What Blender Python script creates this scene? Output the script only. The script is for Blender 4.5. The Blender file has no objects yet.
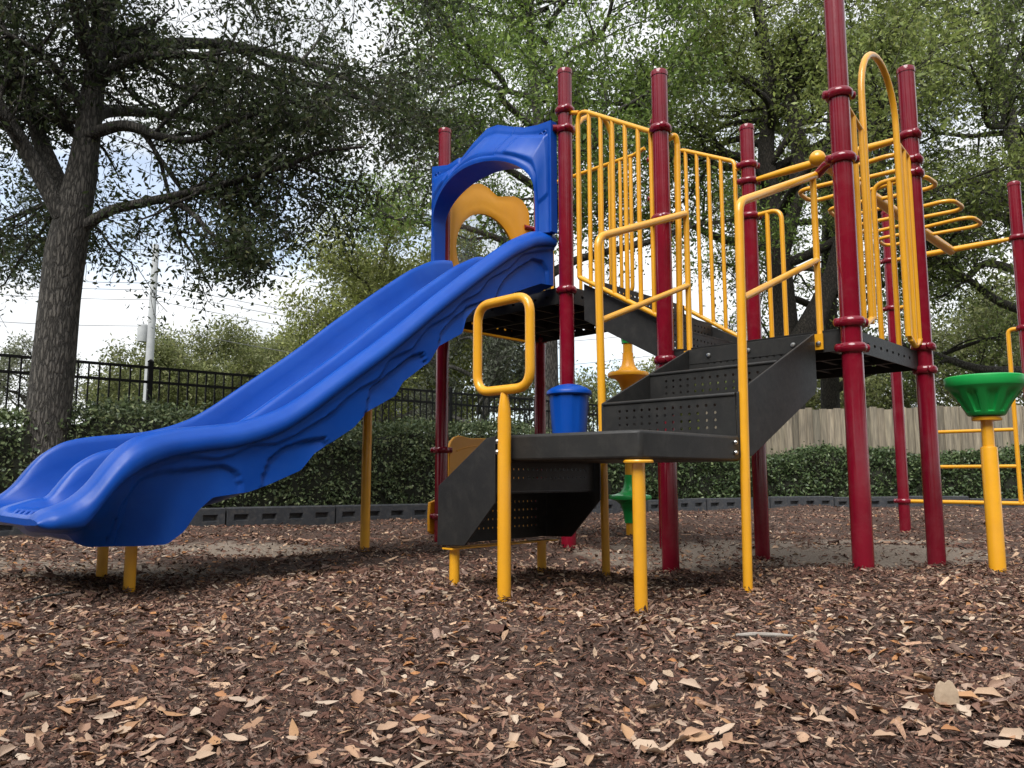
import bpy, math, random
import numpy as np
from mathutils import Vector, Matrix
random.seed(7); RNG = np.random.default_rng(11)
SC = bpy.context.scene; COL = SC.collection
PI = math.pi; R = math.radians

# ------------------------------------------------------------------ materials
def new_mat(name):
    m = bpy.data.materials.new(name); m.use_nodes = True
    nt = m.node_tree; b = nt.nodes['Principled BSDF']
    return m, nt, b
def N(nt, t, **k):
    n = nt.nodes.new(t)
    for a, v in k.items(): setattr(n, a, v)
    return n
def ramp(nt, stops):
    r = N(nt, 'ShaderNodeValToRGB'); e = r.color_ramp.elements
    while len(e) > 1: e.remove(e[-1])
    e[0].position, e[0].color = stops[0][0], (*stops[0][1], 1)
    for p, c in stops[1:]:
        x = e.new(p); x.color = (*c, 1)
    return r
def noise(nt, scale, detail=4, rough=.55, coord='Object', dist=0):
    tc = N(nt, 'ShaderNodeTexCoord'); n = N(nt, 'ShaderNodeTexNoise')
    n.inputs['Scale'].default_value = scale; n.inputs['Detail'].default_value = detail
    n.inputs['Roughness'].default_value = rough; n.inputs['Distortion'].default_value = dist
    nt.links.new(tc.outputs[coord], n.inputs['Vector'])
    return n
def bump(nt, b, src, strength=.3, dist=.01):
    bp = N(nt, 'ShaderNodeBump'); bp.inputs['Strength'].default_value = strength; bp.inputs['Distance'].default_value = dist
    nt.links.new(src, bp.inputs['Height']); nt.links.new(bp.outputs['Normal'], b.inputs['Normal'])
    return bp
def painted(name, c1, c2, rough=.35, coat=.3, nscale=6, bstr=.05, spec=.5, rvar=.12, fine=None, dust=None, dust_amt=.3, streak=None):
    m, nt, b = new_mat(name)
    n = noise(nt, nscale, 5, .6); r = ramp(nt, [(.3, c1), (.75, c2)])
    nt.links.new(n.outputs['Fac'], r.inputs['Fac']); nt.links.new(r.outputs['Color'], b.inputs['Base Color'])
    n2 = noise(nt, nscale*5, 6, .65)
    if dust:
        nd = noise(nt, nscale*1.7, 9, .74, dist=.4)
        if streak:
            mp_ = N(nt, 'ShaderNodeMapping'); mp_.inputs['Scale'].default_value = streak
            nt.links.new(nd.inputs['Vector'].links[0].from_socket, mp_.inputs['Vector']); nt.links.new(mp_.outputs['Vector'], nd.inputs['Vector'])
        rd = ramp(nt, [(.48, (0, 0, 0)), (.72, (dust_amt,)*3)]); nt.links.new(nd.outputs['Fac'], rd.inputs['Fac'])
        md = N(nt, 'ShaderNodeMixRGB'); md.inputs[2].default_value = (*dust, 1)
        nt.links.new(rd.outputs['Color'], md.inputs['Fac']); nt.links.new(r.outputs['Color'], md.inputs[1]); nt.links.new(md.outputs['Color'], b.inputs['Base Color'])
    mr = N(nt, 'ShaderNodeMapRange'); mr.inputs['To Min'].default_value = rough-rvar; mr.inputs['To Max'].default_value = rough+rvar
    nt.links.new(n2.outputs['Fac'], mr.inputs['Value']); nt.links.new(mr.outputs['Result'], b.inputs['Roughness'])
    b.inputs['Coat Weight'].default_value = coat; b.inputs['Coat Roughness'].default_value = .12
    b.inputs['Specular IOR Level'].default_value = spec
    n3 = noise(nt, fine or nscale*30, 3, .5); bump(nt, b, n3.outputs['Fac'], bstr, .004)
    return m
M = {}
M['maroon'] = painted('maroon enamel', (.165, .003, .0145), (.21, .005, .019), .16, .3, 4, .0, spec=.4, rvar=.07, dust=(.28, .1, .11), dust_amt=.16)
M['yellow'] = painted('yellow enamel', (.76, .345, .012), (.83, .40, .018), .34, .35, 5, .03, dust=(.6, .30, .04), dust_amt=.25)
M['yellow_plastic'] = painted('yellow plastic', (.78, .335, .010), (.84, .38, .015), .42, .1, 4, .06, fine=260)
M['blue'] = painted('blue plastic', (.0008, .054, .34), (.002, .071, .41), .38, .0, 3, .05, spec=.3, fine=300, dust=(.03, .13, .46), dust_amt=.2, streak=(.7, 3.5, .7), rvar=.15)
M['green'] = painted('green plastic', (.006, .31, .06), (.012, .38, .08), .36, .1, 5, .06, fine=300)
M['black'] = painted('black coated steel', (.015, .015, .015), (.023, .0225, .022), .5, .0, 7, .25, spec=.4, fine=420, dust=(.10, .09, .078), dust_amt=.2)
M['under'] = painted('black deck underside', (.012, .012, .013), (.02, .02, .02), .6, 0, 7, .2)
M['fence_black'] = painted('black fence paint', (.006, .006, .006), (.011, .011, .011), .6, 0, 7, .05, spec=.2)
M['curb'] = painted('weathered black plastic', (.028, .031, .037), (.05, .054, .062), .6, 0, 9, .2, dust=(.16, .14, .12), dust_amt=.5)
M['bolt'] = painted('zinc bolt', (.5, .5, .5), (.62, .62, .6), .32, 0, 40, .0)
M['bolt'].node_tree.nodes['Principled BSDF'].inputs['Metallic'].default_value = 1
M['pole'] = painted('weathered pale concrete', (.34, .35, .36), (.44, .45, .45), .8, 0, 5, .2)
M['wire'] = painted('grey cable', (.12, .12, .13), (.16, .16, .17), .6, 0, 5, .0)

def leaf_mat(name, trans=.25, rough=.45, tcol=1.4):
    m, nt, b = new_mat(name)
    at = N(nt, 'ShaderNodeAttribute', attribute_name='Col')
    nt.links.new(at.outputs['Color'], b.inputs['Base Color']); b.inputs['Roughness'].default_value = rough
    b.inputs['Specular IOR Level'].default_value = .35
    tr = N(nt, 'ShaderNodeBsdfTranslucent'); mx = N(nt, 'ShaderNodeMixShader'); mx.inputs['Fac'].default_value = trans
    nt.links.new(at.outputs['Color'], tr.inputs['Color'])
    nt.links.new(b.outputs['BSDF'], mx.inputs[1]); nt.links.new(tr.outputs['BSDF'], mx.inputs[2])
    nt.links.new(mx.outputs['Shader'], nt.nodes['Material Output'].inputs['Surface'])
    return m
M['leaf'] = leaf_mat('tree leaves', .45)
M['hedge'] = leaf_mat('hedge leaves', .15, .42)
M['chip'] = leaf_mat('bark chips', 0, .85)
nt = M['chip'].node_tree; b = nt.nodes['Principled BSDF']; at = [n_ for n_ in nt.nodes if n_.type == 'ATTRIBUTE'][0]
n_ = noise(nt, 170, 5, .7); r = ramp(nt, [(.3, (.55, .52, .5)), (.6, (1.35, 1.32, 1.28))]); nt.links.new(n_.outputs['Fac'], r.inputs['Fac'])
mu = N(nt, 'ShaderNodeMixRGB', blend_type='MULTIPLY'); mu.inputs['Fac'].default_value = 1
nt.links.new(at.outputs['Color'], mu.inputs[1]); nt.links.new(r.outputs['Color'], mu.inputs[2]); nt.links.new(mu.outputs['Color'], b.inputs['Base Color'])
bump(nt, b, n_.outputs['Fac'], .6, .006)

def bark_mat(name, c1, c2, sx=15, sz=3.2):
    m, nt, b = new_mat(name)
    tc = N(nt, 'ShaderNodeTexCoord'); mp = N(nt, 'ShaderNodeMapping'); mp.inputs['Scale'].default_value = (sx, sx, sz)
    nt.links.new(tc.outputs['Object'], mp.inputs['Vector'])
    v = N(nt, 'ShaderNodeTexVoronoi', feature='DISTANCE_TO_EDGE'); v.inputs['Scale'].default_value = 3.2
    n = N(nt, 'ShaderNodeTexNoise'); n.inputs['Scale'].default_value = 3; n.inputs['Detail'].default_value = 7
    mixv = N(nt, 'ShaderNodeMixRGB'); mixv.inputs['Fac'].default_value = .4
    nt.links.new(mp.outputs['Vector'], n.inputs['Vector']); nt.links.new(mp.outputs['Vector'], mixv.inputs[1]); nt.links.new(n.outputs['Color'], mixv.inputs[2])
    nt.links.new(mixv.outputs['Color'], v.inputs['Vector'])
    mr = N(nt, 'ShaderNodeMapRange'); mr.inputs['From Max'].default_value = .25
    nt.links.new(v.outputs['Distance'], mr.inputs['Value'])
    ad = N(nt, 'ShaderNodeMath', operation='MULTIPLY'); nt.links.new(mr.outputs['Result'], ad.inputs[0]); nt.links.new(n.outputs['Fac'], ad.inputs[1])
    r = ramp(nt, [(.02, c1), (.5, c2)]); nt.links.new(ad.outputs['Value'], r.inputs['Fac'])
    nt.links.new(r.outputs['Color'], b.inputs['Base Color']); b.inputs['Roughness'].default_value = .9
    bump(nt, b, ad.outputs['Value'], .9, .03)
    return m
M['bark'] = bark_mat('grey brown bark', (.03, .027, .024), (.135, .122, .107))
M['bark_dark'] = bark_mat('dark bark', (.016, .014, .011), (.06, .05, .04), 15, 4)
M['bark_grey'] = bark_mat('pale grey bark', (.05, .046, .04), (.2, .19, .17), 15, 4)

# wood boards
m, nt, b = new_mat('weathered fence boards')
at = N(nt, 'ShaderNodeAttribute', attribute_name='Col')
tc = N(nt, 'ShaderNodeTexCoord'); mp = N(nt, 'ShaderNodeMapping'); mp.inputs['Scale'].default_value = (14, 14, .9)
n = N(nt, 'ShaderNodeTexNoise'); n.inputs['Scale'].default_value = 3; n.inputs['Detail'].default_value = 6
nt.links.new(tc.outputs['Object'], mp.inputs['Vector']); nt.links.new(mp.outputs['Vector'], n.inputs['Vector'])
r = ramp(nt, [(.3, (.5, .5, .5)), (.75, (1.25, 1.22, 1.15))]); nt.links.new(n.outputs['Fac'], r.inputs['Fac'])
mu = N(nt, 'ShaderNodeMixRGB', blend_type='MULTIPLY'); mu.inputs['Fac'].default_value = 1
nt.links.new(at.outputs['Color'], mu.inputs[1]); nt.links.new(r.outputs['Color'], mu.inputs[2])
nt.links.new(mu.outputs['Color'], b.inputs['Base Color']); b.inputs['Roughness'].default_value = .9
M['boards'] = m

# ground: dark bark mulch, patches of bare sandy dirt, grass further out
m, nt, b = new_mat('mulch and sandy soil')
n1 = noise(nt, 38, 8, .7); n2 = noise(nt, 110, 5, .7); vor = N(nt, 'ShaderNodeTexVoronoi'); vor.inputs['Scale'].default_value = 55
tc = N(nt, 'ShaderNodeTexCoord'); nt.links.new(tc.outputs['Object'], vor.inputs['Vector'])
r1 = ramp(nt, [(.3, (.018, .010, .007)), (.5, (.06, .033, .023)), (.68, (.12, .072, .05)), (.8, (.21, .14, .095))])
nt.links.new(n1.outputs['Fac'], r1.inputs['Fac'])
r2 = ramp(nt, [(.3, (.15, .118, .09)), (.7, (.27, .215, .17))]); nt.links.new(n2.outputs['Fac'], r2.inputs['Fac'])
at = N(nt, 'ShaderNodeAttribute', attribute_name='Sand')
n4 = noise(nt, 5, 6, .7)
sm = N(nt, 'ShaderNodeMath', operation='MULTIPLY_ADD'); sm.inputs[1].default_value = 1.1; sm.inputs[2].default_value = -.5
nt.links.new(n4.outputs['Fac'], sm.inputs[0])
sa = N(nt, 'ShaderNodeMath', operation='ADD', use_clamp=True); nt.links.new(at.outputs['Fac'], sa.inputs[0]); nt.links.new(sm.outputs['Value'], sa.inputs[1])
sr = ramp(nt, [(.42, (0, 0, 0)), (.62, (1, 1, 1))]); nt.links.new(sa.outputs['Value'], sr.inputs['Fac'])
mx = N(nt, 'ShaderNodeMixRGB'); nt.links.new(sr.outputs['Color'], mx.inputs['Fac']); nt.links.new(r1.outputs['Color'], mx.inputs[1]); nt.links.new(r2.outputs['Color'], mx.inputs[2])
ag = N(nt, 'ShaderNodeAttribute', attribute_name='Grass')
ng = noise(nt, 3, 8, .7); rg = ramp(nt, [(.3, (.035, .045, .014)), (.7, (.08, .095, .03))]); nt.links.new(ng.outputs['Fac'], rg.inputs['Fac'])
mg = N(nt, 'ShaderNodeMixRGB'); nt.links.new(ag.outputs['Fac'], mg.inputs['Fac']); nt.links.new(mx.outputs['Color'], mg.inputs[1]); nt.links.new(rg.outputs['Color'], mg.inputs[2])
nt.links.new(mg.outputs['Color'], b.inputs['Base Color']); b.inputs['Roughness'].default_value = .95
bump(nt, b, n1.outputs['Fac'], .8, .02)
M['ground'] = m

# fallen leaves: colour by object
m, nt, b = new_mat('dry fallen leaf')
oi = N(nt, 'ShaderNodeObjectInfo')
r = ramp(nt, [(0, (.46, .30, .20)), (.2, (.55, .41, .30)), (.36, (.42, .19, .075)), (.5, (.60, .48, .37)), (.68, (.33, .2, .14)), (.84, (.48, .26, .12)), (1, (.48, .35, .25))])
nt.links.new(oi.outputs['Random'], r.inputs['Fac']); n = noise(nt, 90, 4); 
mm = N(nt, 'ShaderNodeMixRGB', blend_type='MULTIPLY'); mm.inputs['Fac'].default_value = .6
rr = ramp(nt, [(.3, (.42, .38, .34)), (.62, (.95, .95, .95))]); nt.links.new(n.outputs['Fac'], rr.inputs['Fac'])
nt.links.new(r.outputs['Color'], mm.inputs[1]); nt.links.new(rr.outputs['Color'], mm.inputs[2]); nt.links.new(mm.outputs['Color'], b.inputs['Base Color'])
b.inputs['Roughness'].default_value = .7
M['dry_leaf'] = m
M['stick'] = painted('pale dry stick', (.26, .23, .2), (.42, .38, .34), .8, 0, 40, .3)
M['tan_bark'] = painted('tan bark slab', (.34, .25, .17), (.5, .38, .27), .8, 0, 60, .4)

m, nt, b = new_mat('clear plastic bubble')
tr = N(nt, 'ShaderNodeBsdfTransparent'); tr.inputs['Color'].default_value = (.78, .8, .8, 1)
gl = N(nt, 'ShaderNodeBsdfGlossy'); gl.inputs['Roughness'].default_value = .12
fr = N(nt, 'ShaderNodeFresnel'); fr.inputs['IOR'].default_value = 1.35
mx = N(nt, 'ShaderNodeMixShader'); nt.links.new(fr.outputs['Fac'], mx.inputs['Fac']); nt.links.new(tr.outputs['BSDF'], mx.inputs[1]); nt.links.new(gl.outputs['BSDF'], mx.inputs[2])
nt.links.new(mx.outputs['Shader'], nt.nodes['Material Output'].inputs['Surface'])
M['bubble'] = m

# ------------------------------------------------------------------ mesh helpers
def fillet(pts, r, n=6):
    pts = [Vector(p) for p in pts]; out = [pts[0]]
    for i in range(1, len(pts)-1):
        p, a, c = pts[i], pts[i-1], pts[i+1]
        d1 = (a-p); d2 = (c-p); l1, l2 = d1.length, d2.length
        d1.normalize(); d2.normalize(); ang = d1.angle(d2)
        if abs(PI-ang) < .05: out.append(p); continue
        k = min(r/math.tan(ang/2), l1*.49, l2*.49)
        A, B = p+d1*k, p+d2*k
        for j in range(n+1):
            u = j/n; out.append(A*(1-u)**2 + p*2*u*(1-u) + B*u*u)
    out.append(pts[-1]); return out

class MB:
    def __init__(s): s.v = []; s.f = []
    def tube(s, pts, r, n=14, closed=False, caps=True):
        pts = [Vector(p) for p in pts]; k = len(pts)
        rs = r if isinstance(r, (list, tuple)) else [r]*k
        base = len(s.v); up = None
        for i, p in enumerate(pts):
            a = pts[(i-1) % k] if (closed or i > 0) else p
            c = pts[(i+1) % k] if (closed or i < k-1) else p
            d = (c-a).normalized()
            if up is None:
                up = Vector((0, 0, 1)) if abs(d.z) < .9 else Vector((1, 0, 0))
            x = (up - d*up.dot(d)).normalized(); y = d.cross(x); up = x
            for j in range(n):
                t = 2*PI*j/n; s.v.append(p + (x*math.cos(t)+y*math.sin(t))*rs[i])
        for i in range(k if closed else k-1):
            for j in range(n):
                a = base+i*n+j; b_ = base+i*n+(j+1) % n; o = base+((i+1) % k)*n
                s.f.append((a, b_, o+(j+1) % n, o+j))
        if caps and not closed:
            s.f.append(tuple(base+j for j in reversed(range(n)))); s.f.append(tuple(base+(k-1)*n+j for j in range(n)))
        return s
    def lathe(s, prof, c=(0, 0, 0), n=32, axis='Z', caps=True):
        c = Vector(c); base = len(s.v)
        for r, z in prof:
            for j in range(n):
                t = 2*PI*j/n
                q = (r*math.cos(t), r*math.sin(t), z)
                if axis == 'X': q = (q[2], q[0], q[1])
                if axis == 'Y': q = (q[1], q[2], q[0])
                s.v.append(c+Vector(q))
        for i in range(len(prof)-1):
            for j in range(n):
                s.f.append((base+i*n+j, base+i*n+(j+1) % n, base+(i+1)*n+(j+1) % n, base+(i+1)*n+j))
        if caps:
            s.f.append(tuple(base+j for j in reversed(range(n)))); s.f.append(tuple(base+(len(prof)-1)*n+j for j in range(n)))
        return s
    def prism(s, poly, off):
        """poly: list of 3D points; off: extrusion vector"""
        off = Vector(off); b0 = len(s.v); k = len(poly)
        s.v += [Vector(p) for p in poly]; s.v += [Vector(p)+off for p in poly]
        s.f.append(tuple(range(b0, b0+k))); s.f.append(tuple(reversed(range(b0+k, b0+2*k))))
        for i in range(k): s.f.append((b0+i, b0+k+i, b0+k+(i+1) % k, b0+(i+1) % k))
        return s
    def box(s, lo, hi):
        x0, y0, z0 = lo; x1, y1, z1 = hi
        return s.prism([(x0, y0, z0), (x1, y0, z0), (x1, y1, z0), (x0, y1, z0)], (0, 0, z1-z0))
    def grid(s, rows):
        b0 = len(s.v); k = len(rows[0])
        for r_ in rows: s.v += [Vector(p) for p in r_]
        for i in range(len(rows)-1):
            for j in range(k-1): s.f.append((b0+i*k+j, b0+i*k+j+1, b0+(i+1)*k+j+1, b0+(i+1)*k+j))
        return s
    def perf(s, o, X, Y, w, h, nx, ny, rad, mx, my, thick, slot=1):
        """sheet with real octagonal holes; o corner, X,Y unit dirs"""
        o, X, Y = Vector(o), Vector(X).normalized(), Vector(Y).normalized(); Z = X.cross(Y)*thick
        cw, ch = (w-2*mx)/nx, (h-2*my)/ny
        P = lambda a, b_: o+X*a+Y*b_
        def quad(a0, b0, a1, b1):
            k = len(s.v); s.v += [P(a0, b0), P(a1, b0), P(a1, b1), P(a0, b1)]
            s.v += [q+Z for q in s.v[k:k+4]]
            s.f += [(k, k+1, k+2, k+3), (k+7, k+6, k+5, k+4)]
        quad(0, 0, w, my); quad(0, h-my, w, h); quad(0, my, mx, h-my); quad(w-mx, my, w, h-my)
        for i in range(nx):
            for j in range(ny):
                a0, b0 = mx+i*cw, my+j*ch; ca, cb = a0+cw/2, b0+ch/2
                out = [P(a0+cw, cb), P(a0+cw, b0+ch), P(ca, b0+ch), P(a0, b0+ch), P(a0, cb), P(a0, b0), P(ca, b0), P(a0+cw, b0)]
                inn = [P(ca+slot*rad*math.cos(PI/4*q), cb+rad*math.sin(PI/4*q)) for q in range(8)]
                k = len(s.v); s.v += out+inn+[p+Z for p in out]+[p+Z for p in inn]
                for q in range(8):
                    e = (q+1) % 8
                    s.f += [(k+q, k+e, k+8+e, k+8+q), (k+16+e, k+16+q, k+24+q, k+24+e), (k+8+q, k+8+e, k+24+e, k+24+q)]
        # rim
        k = len(s.v); cs = [P(0, 0), P(w, 0), P(w, h), P(0, h)]; s.v += cs+[c+Z for c in cs]
        for q in range(4): s.f.append((k+q, k+4+q, k+4+(q+1) % 4, k+(q+1) % 4))
        return s
    def build(s, name, mat, parent=None, smooth=True, bevel=0, solid=0, sub=0, angle=38):
        me = bpy.data.meshes.new(name); me.from_pydata([tuple(v) for v in s.v], [], s.f); me.update()
        me.materials.append(M[mat] if isinstance(mat, str) else mat)
        if smooth:
            me.shade_smooth(); me.set_sharp_from_angle(angle=R(angle))
        o = bpy.data.objects.new(name, me); COL.objects.link(o)
        if parent: o.parent = parent
        if solid:
            q = o.modifiers.new('solid', 'SOLIDIFY'); q.thickness = solid; q.offset = 0
        if bevel:
            q = o.modifiers.new('bevel', 'BEVEL'); q.width = bevel; q.segments = 3; q.limit_method = 'ANGLE'; q.angle_limit = R(35)
        return o

def np_mesh(name, V, F, mat, parent=None, col=None, smooth=False):
    """V (n,3), F (m,k) all same k"""
    me = bpy.data.meshes.new(name); n, (mf, k) = len(V), F.shape
    me.vertices.add(n); me.vertices.foreach_set('co', V.astype(np.float32).ravel())
    me.loops.add(mf*k); me.loops.foreach_set('vertex_index', F.astype(np.int32).ravel())
    me.polygons.add(mf); me.polygons.foreach_set('loop_start', np.arange(0, mf*k, k, dtype=np.int32))
    if smooth: me.polygons.foreach_set('use_smooth', np.ones(mf, dtype=bool))
    me.update(calc_edges=True)
    if col is not None:
        ca = me.attributes.new('Col', 'FLOAT_COLOR', 'POINT')
        ca.data.foreach_set('color', np.c_[col, np.ones(n)].astype(np.float32).ravel())
    me.materials.append(M[mat])
    o = bpy.data.objects.new(name, me); COL.objects.link(o)
    if parent: o.parent = parent
    return o

def tag(o, label=None, cat=None, group=None, kind=None):
    if label: o['label'] = label
    if cat: o['category'] = cat
    if group: o['group'] = group
    if kind: o['kind'] = kind
    return o
def empty(name, loc=(0, 0, 0), rz=0):
    o = bpy.data.objects.new(name, None); COL.objects.link(o); o.location = loc; o.rotation_euler = (0, 0, rz)
    o.empty_display_size = .2
    return o

# ------------------------------------------------------------------ camera, light, sky
CH = .57
cam = bpy.data.cameras.new('camera'); co = bpy.data.objects.new('camera', cam); COL.objects.link(co)
co.location = (0, 0, CH); co.rotation_euler = (PI/2+.1185, 0, 0)
cam.sensor_width = 36; cam.lens = 775/1024*36; cam.clip_end = 2000; cam.clip_start = .05
SC.camera = co
SUN_EL, SUN_AZ = R(52), R(205)          # azimuth clockwise from +Y: behind the camera, a little left
w = bpy.data.worlds.new('World'); SC.world = w; w.use_nodes = True; nt = w.node_tree
bg = nt.nodes['Background']
sky = N(nt, 'ShaderNodeTexSky', sky_type='NISHITA'); sky.sun_disc = False
sky.sun_elevation = SUN_EL; sky.sun_rotation = SUN_AZ
tc = N(nt, 'ShaderNodeTexCoord'); mp = N(nt, 'ShaderNodeMapping'); mp.inputs['Scale'].default_value = (1, 1, 2.2); mp.inputs['Location'].default_value = (1.884, -1.111, -3.649)
nn = N(nt, 'ShaderNodeTexNoise'); nn.inputs['Scale'].default_value = 2.3; nn.inputs['Detail'].default_value = 8; nn.inputs['Roughness'].default_value = .55
nt.links.new(tc.outputs['Generated'], mp.inputs['Vector']); nt.links.new(mp.outputs['Vector'], nn.inputs['Vector'])
cr = ramp(nt, [(.34, (.38, .38, .38)), (.47, (1, 1, 1))]); nt.links.new(nn.outputs['Fac'], cr.inputs['Fac'])
n5 = N(nt, 'ShaderNodeTexNoise'); n5.inputs['Scale'].default_value = 4; n5.inputs['Detail'].default_value = 7
nt.links.new(mp.outputs['Vector'], n5.inputs['Vector'])
cc = ramp(nt, [(.3, (3.9, 4.05, 4.25)), (.65, (5.4, 5.5, 5.55))]); nt.links.new(n5.outputs['Fac'], cc.inputs['Fac'])
mx = N(nt, 'ShaderNodeMixRGB'); nt.links.new(cr.outputs['Color'], mx.inputs['Fac'])
nt.links.new(sky.outputs['Color'], mx.inputs[1]); nt.links.new(cc.outputs['Color'], mx.inputs[2])
nt.links.new(mx.outputs['Color'], bg.inputs['Color']); bg.inputs['Strength'].default_value = .1
sl = bpy.data.lights.new('sun', 'SUN'); sl.energy = 1.75; sl.angle = R(38); sl.color = (1, .975, .94)
so = bpy.data.objects.new('sun', sl); COL.objects.link(so)
sd = Vector((math.sin(SUN_AZ)*math.cos(SUN_EL), math.cos(SUN_AZ)*math.cos(SUN_EL), math.sin(SUN_EL)))
so.rotation_euler = sd.to_track_quat('Z', 'Y').to_euler(); so.location = (0, -5, 12)
SC.view_settings.view_transform = 'Standard'; SC.view_settings.look = 'None'; SC.view_settings.gamma = 1
SC.view_settings.exposure = EXPOSURE = 1.28
SC.cycles.max_bounces = 8; SC.cycles.transparent_max_bounces = 8
SC.cycles.use_denoising = True

# ------------------------------------------------------------------ ground
bumps = [(.56, 3.35, -.03, .3), (1.2, 3.9, .028, .3), (2.83, 4.62, .04, .25), (-.04, 3.7, -.015, .25), (1.05, 5.3, -.035, .7), (2.0, 6.2, -.07, .9), (2.9, 5.35, -.03, .6), (1.95, 4.4, .02, .5), (.42, 5.9, .03, .5), (4.5, 8.7, -.06, 1.2), (-2.2, 4.3, -.03, .8)]
bumps += [(x_, y_, .016, .11) for x_, y_ in ((.56, 3.35), (-.04, 3.71), (-.285, 4.045), (.175, 4.56), (.536, 4.49), (1.18, 3.89), (1.95, 4.39), (2.86, 5.3), (1.06, 5.26), (1.97, 6.2), (.42, 5.88), (2.83, 4.62), (-1.95, 4.0), (-2.33, 4.47), (-1.04, 5.62))]
WV = [(RNG.uniform(1.5, 6), RNG.uniform(0, 6.3), RNG.uniform(0, 6.3), RNG.uniform(.004, .011)) for _ in range(14)]
def gz(x, y):
    x = np.asarray(x, float); y = np.asarray(y, float); z = np.zeros_like(x)
    for bx, by, h, s in bumps: z = z + h*np.exp(-((x-bx)**2+(y-by)**2)/(2*s*s))
    for k, a, p, h in WV: z = z + h*np.sin(k*(x*np.cos(a)+y*np.sin(a))+p)
    return z
xs = np.concatenate([[-400, -200, -100, -60, -40, -30, -24, -18, -14], np.arange(-11, 15, .1), [17, 20, 25, 30, 40, 60, 100, 200, 400]])
ys = np.concatenate([[-200, -100, -50, -25, -12, -7, -4], np.arange(-2, 17, .1), [19, 22, 26, 32, 40, 60, 100, 180, 300, 500]])
GX, GY = np.meshgrid(xs, ys); GZ = gz(GX, GY)
far = np.clip(np.maximum(np.abs(GX-2)-14, np.maximum(GY-17, -GY-2))/10, 0, 1); GZ = GZ*(1-far)
V = np.c_[GX.ravel(), GY.ravel(), GZ.ravel()]
nx, ny = len(xs), len(ys); I = np.arange(nx*ny).reshape(ny, nx)
F = np.c_[I[:-1, :-1].ravel(), I[:-1, 1:].ravel(), I[1:, 1:].ravel(), I[1:, :-1].ravel()]
ground = np_mesh('ground', V, F, 'ground', smooth=True); tag(ground, kind='structure')
def sandy(x, y):
    s = np.zeros_like(x)
    for bx, by, a, c in [(1.9, 6.6, 1.1, .75), (.9, 5.9, .5, .5), (2.9, 6.0, .8, .45), (-3.1, 4.9, 1.5, .55), (-2.4, 6.3, 1.2, .5), (4.2, 7.3, 1.3, .4)]:
        s = s + np.exp(-(((x-bx)/a)**2+((y-by)/c)**2))
    return np.clip(s, 0, 1)
CURB = [(-9.5, 4.2), (-6.6, 6.1), (-4.93, 7.5), (-3.54, 8.75), (-2.3, 9.65), (-1.06, 10.4), (.4, 11.45), (1.9, 12.5), (3.4, 13.4), (5.2, 14.05), (7.2, 14.4), (9.4, 14.5), (12.5, 14.5), (17, 14.5)]
def curb_y(x):
    return np.interp(x, [p[0] for p in CURB], [p[1] for p in CURB])
me = ground.data
a1 = me.attributes.new('Sand', 'FLOAT', 'POINT'); a1.data.foreach_set('value', sandy(V[:, 0], V[:, 1]).astype(np.float32))
gr = np.clip((V[:, 1]-curb_y(V[:, 0])-1.6)/.4, 0, 1); gr = np.maximum(gr, np.clip(-V[:, 1]-4, 0, 1))
a2 = me.attributes.new('Grass', 'FLOAT', 'POINT'); a2.data.foreach_set('value', gr.astype(np.float32))

# ------------------------------------------------------------------ mulch chips (stuff)
def rot_frames(n, tilt, rng):
    a = rng.uniform(0, 2*PI, n); t = rng.normal(0, tilt, n); t2 = rng.normal(0, tilt, n)
    X = np.c_[np.cos(a)*np.cos(t), np.sin(a)*np.cos(t), np.sin(t)]
    Y0 = np.c_[-np.sin(a), np.cos(a), np.zeros(n)]
    Z0 = np.cross(X, Y0); Y = Y0*np.cos(t2)[:, None]+Z0*np.sin(t2)[:, None]
    return X, Y, np.cross(X, Y)
def scatter(n, y0, y1, p, rng):
    u = rng.uniform(0, 1, n)
    if abs(p-1) < 1e-3: y = y0*(y1/y0)**u
    else: y = (y0**(1-p)+u*(y1**(1-p)-y0**(1-p)))**(1/(1-p))
    x = rng.uniform(-1, 1, n)*(.74*y+1.0)
    ok = y < curb_y(x)-.12
    return x[ok], y[ok]
def chips(x, y, lo, hi, rng, tilt=.35, lift=.012):
    n = len(x); X, Y, Z = rot_frames(n, tilt, rng)
    L = np.exp(rng.uniform(np.log(lo), np.log(hi), n))*(1+.07*y); W = L*rng.uniform(.10, .40, n)*np.where(rng.uniform(0, 1, n) < .12, 1.5, 1); H = W*rng.uniform(.2, .7, n)
    C = np.c_[x, y, gz(x, y)+rng.uniform(-.004, lift, n)]
    l, w_, h = X*L[:, None]/2, Y*W[:, None]/2, Z*H[:, None]
    j = lambda: rng.uniform(.15, 1.15, n)[:, None]; bend = Z*(L*rng.normal(0, .10, n))[:, None]+Y*(L*rng.normal(0, .08, n))[:, None]
    P = np.stack([C-l*j()-w_*j(), C-l*j()+h*.8, C-l*j()+w_*j(), C+bend+l*j()+w_*j()*.8, C+bend+l*j()+h*.7, C+bend+l*j()-w_*j()*.8], 1)
    f = np.array([[0, 5, 4, 1], [1, 4, 3, 2]])
    F = (np.arange(n)[:, None, None]*6+f).reshape(-1, 4)
    pal = np.array([(.034, .017, .012), (.074, .036, .026), (.122, .062, .045), (.17, .093, .068), (.16, .108, .086), (.225, .155, .125), (.30, .185, .125), (.42, .29, .20)])
    c = 1.14*pal[rng.choice(8, n, p=[.15, .2, .2, .15, .11, .09, .06, .04])]*rng.uniform(.7, 1.25, n)[:, None]
    return P.reshape(-1, 3), F, np.repeat(c, 6, 0)
allV, allF, allC, off = [], [], [], 0
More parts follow.
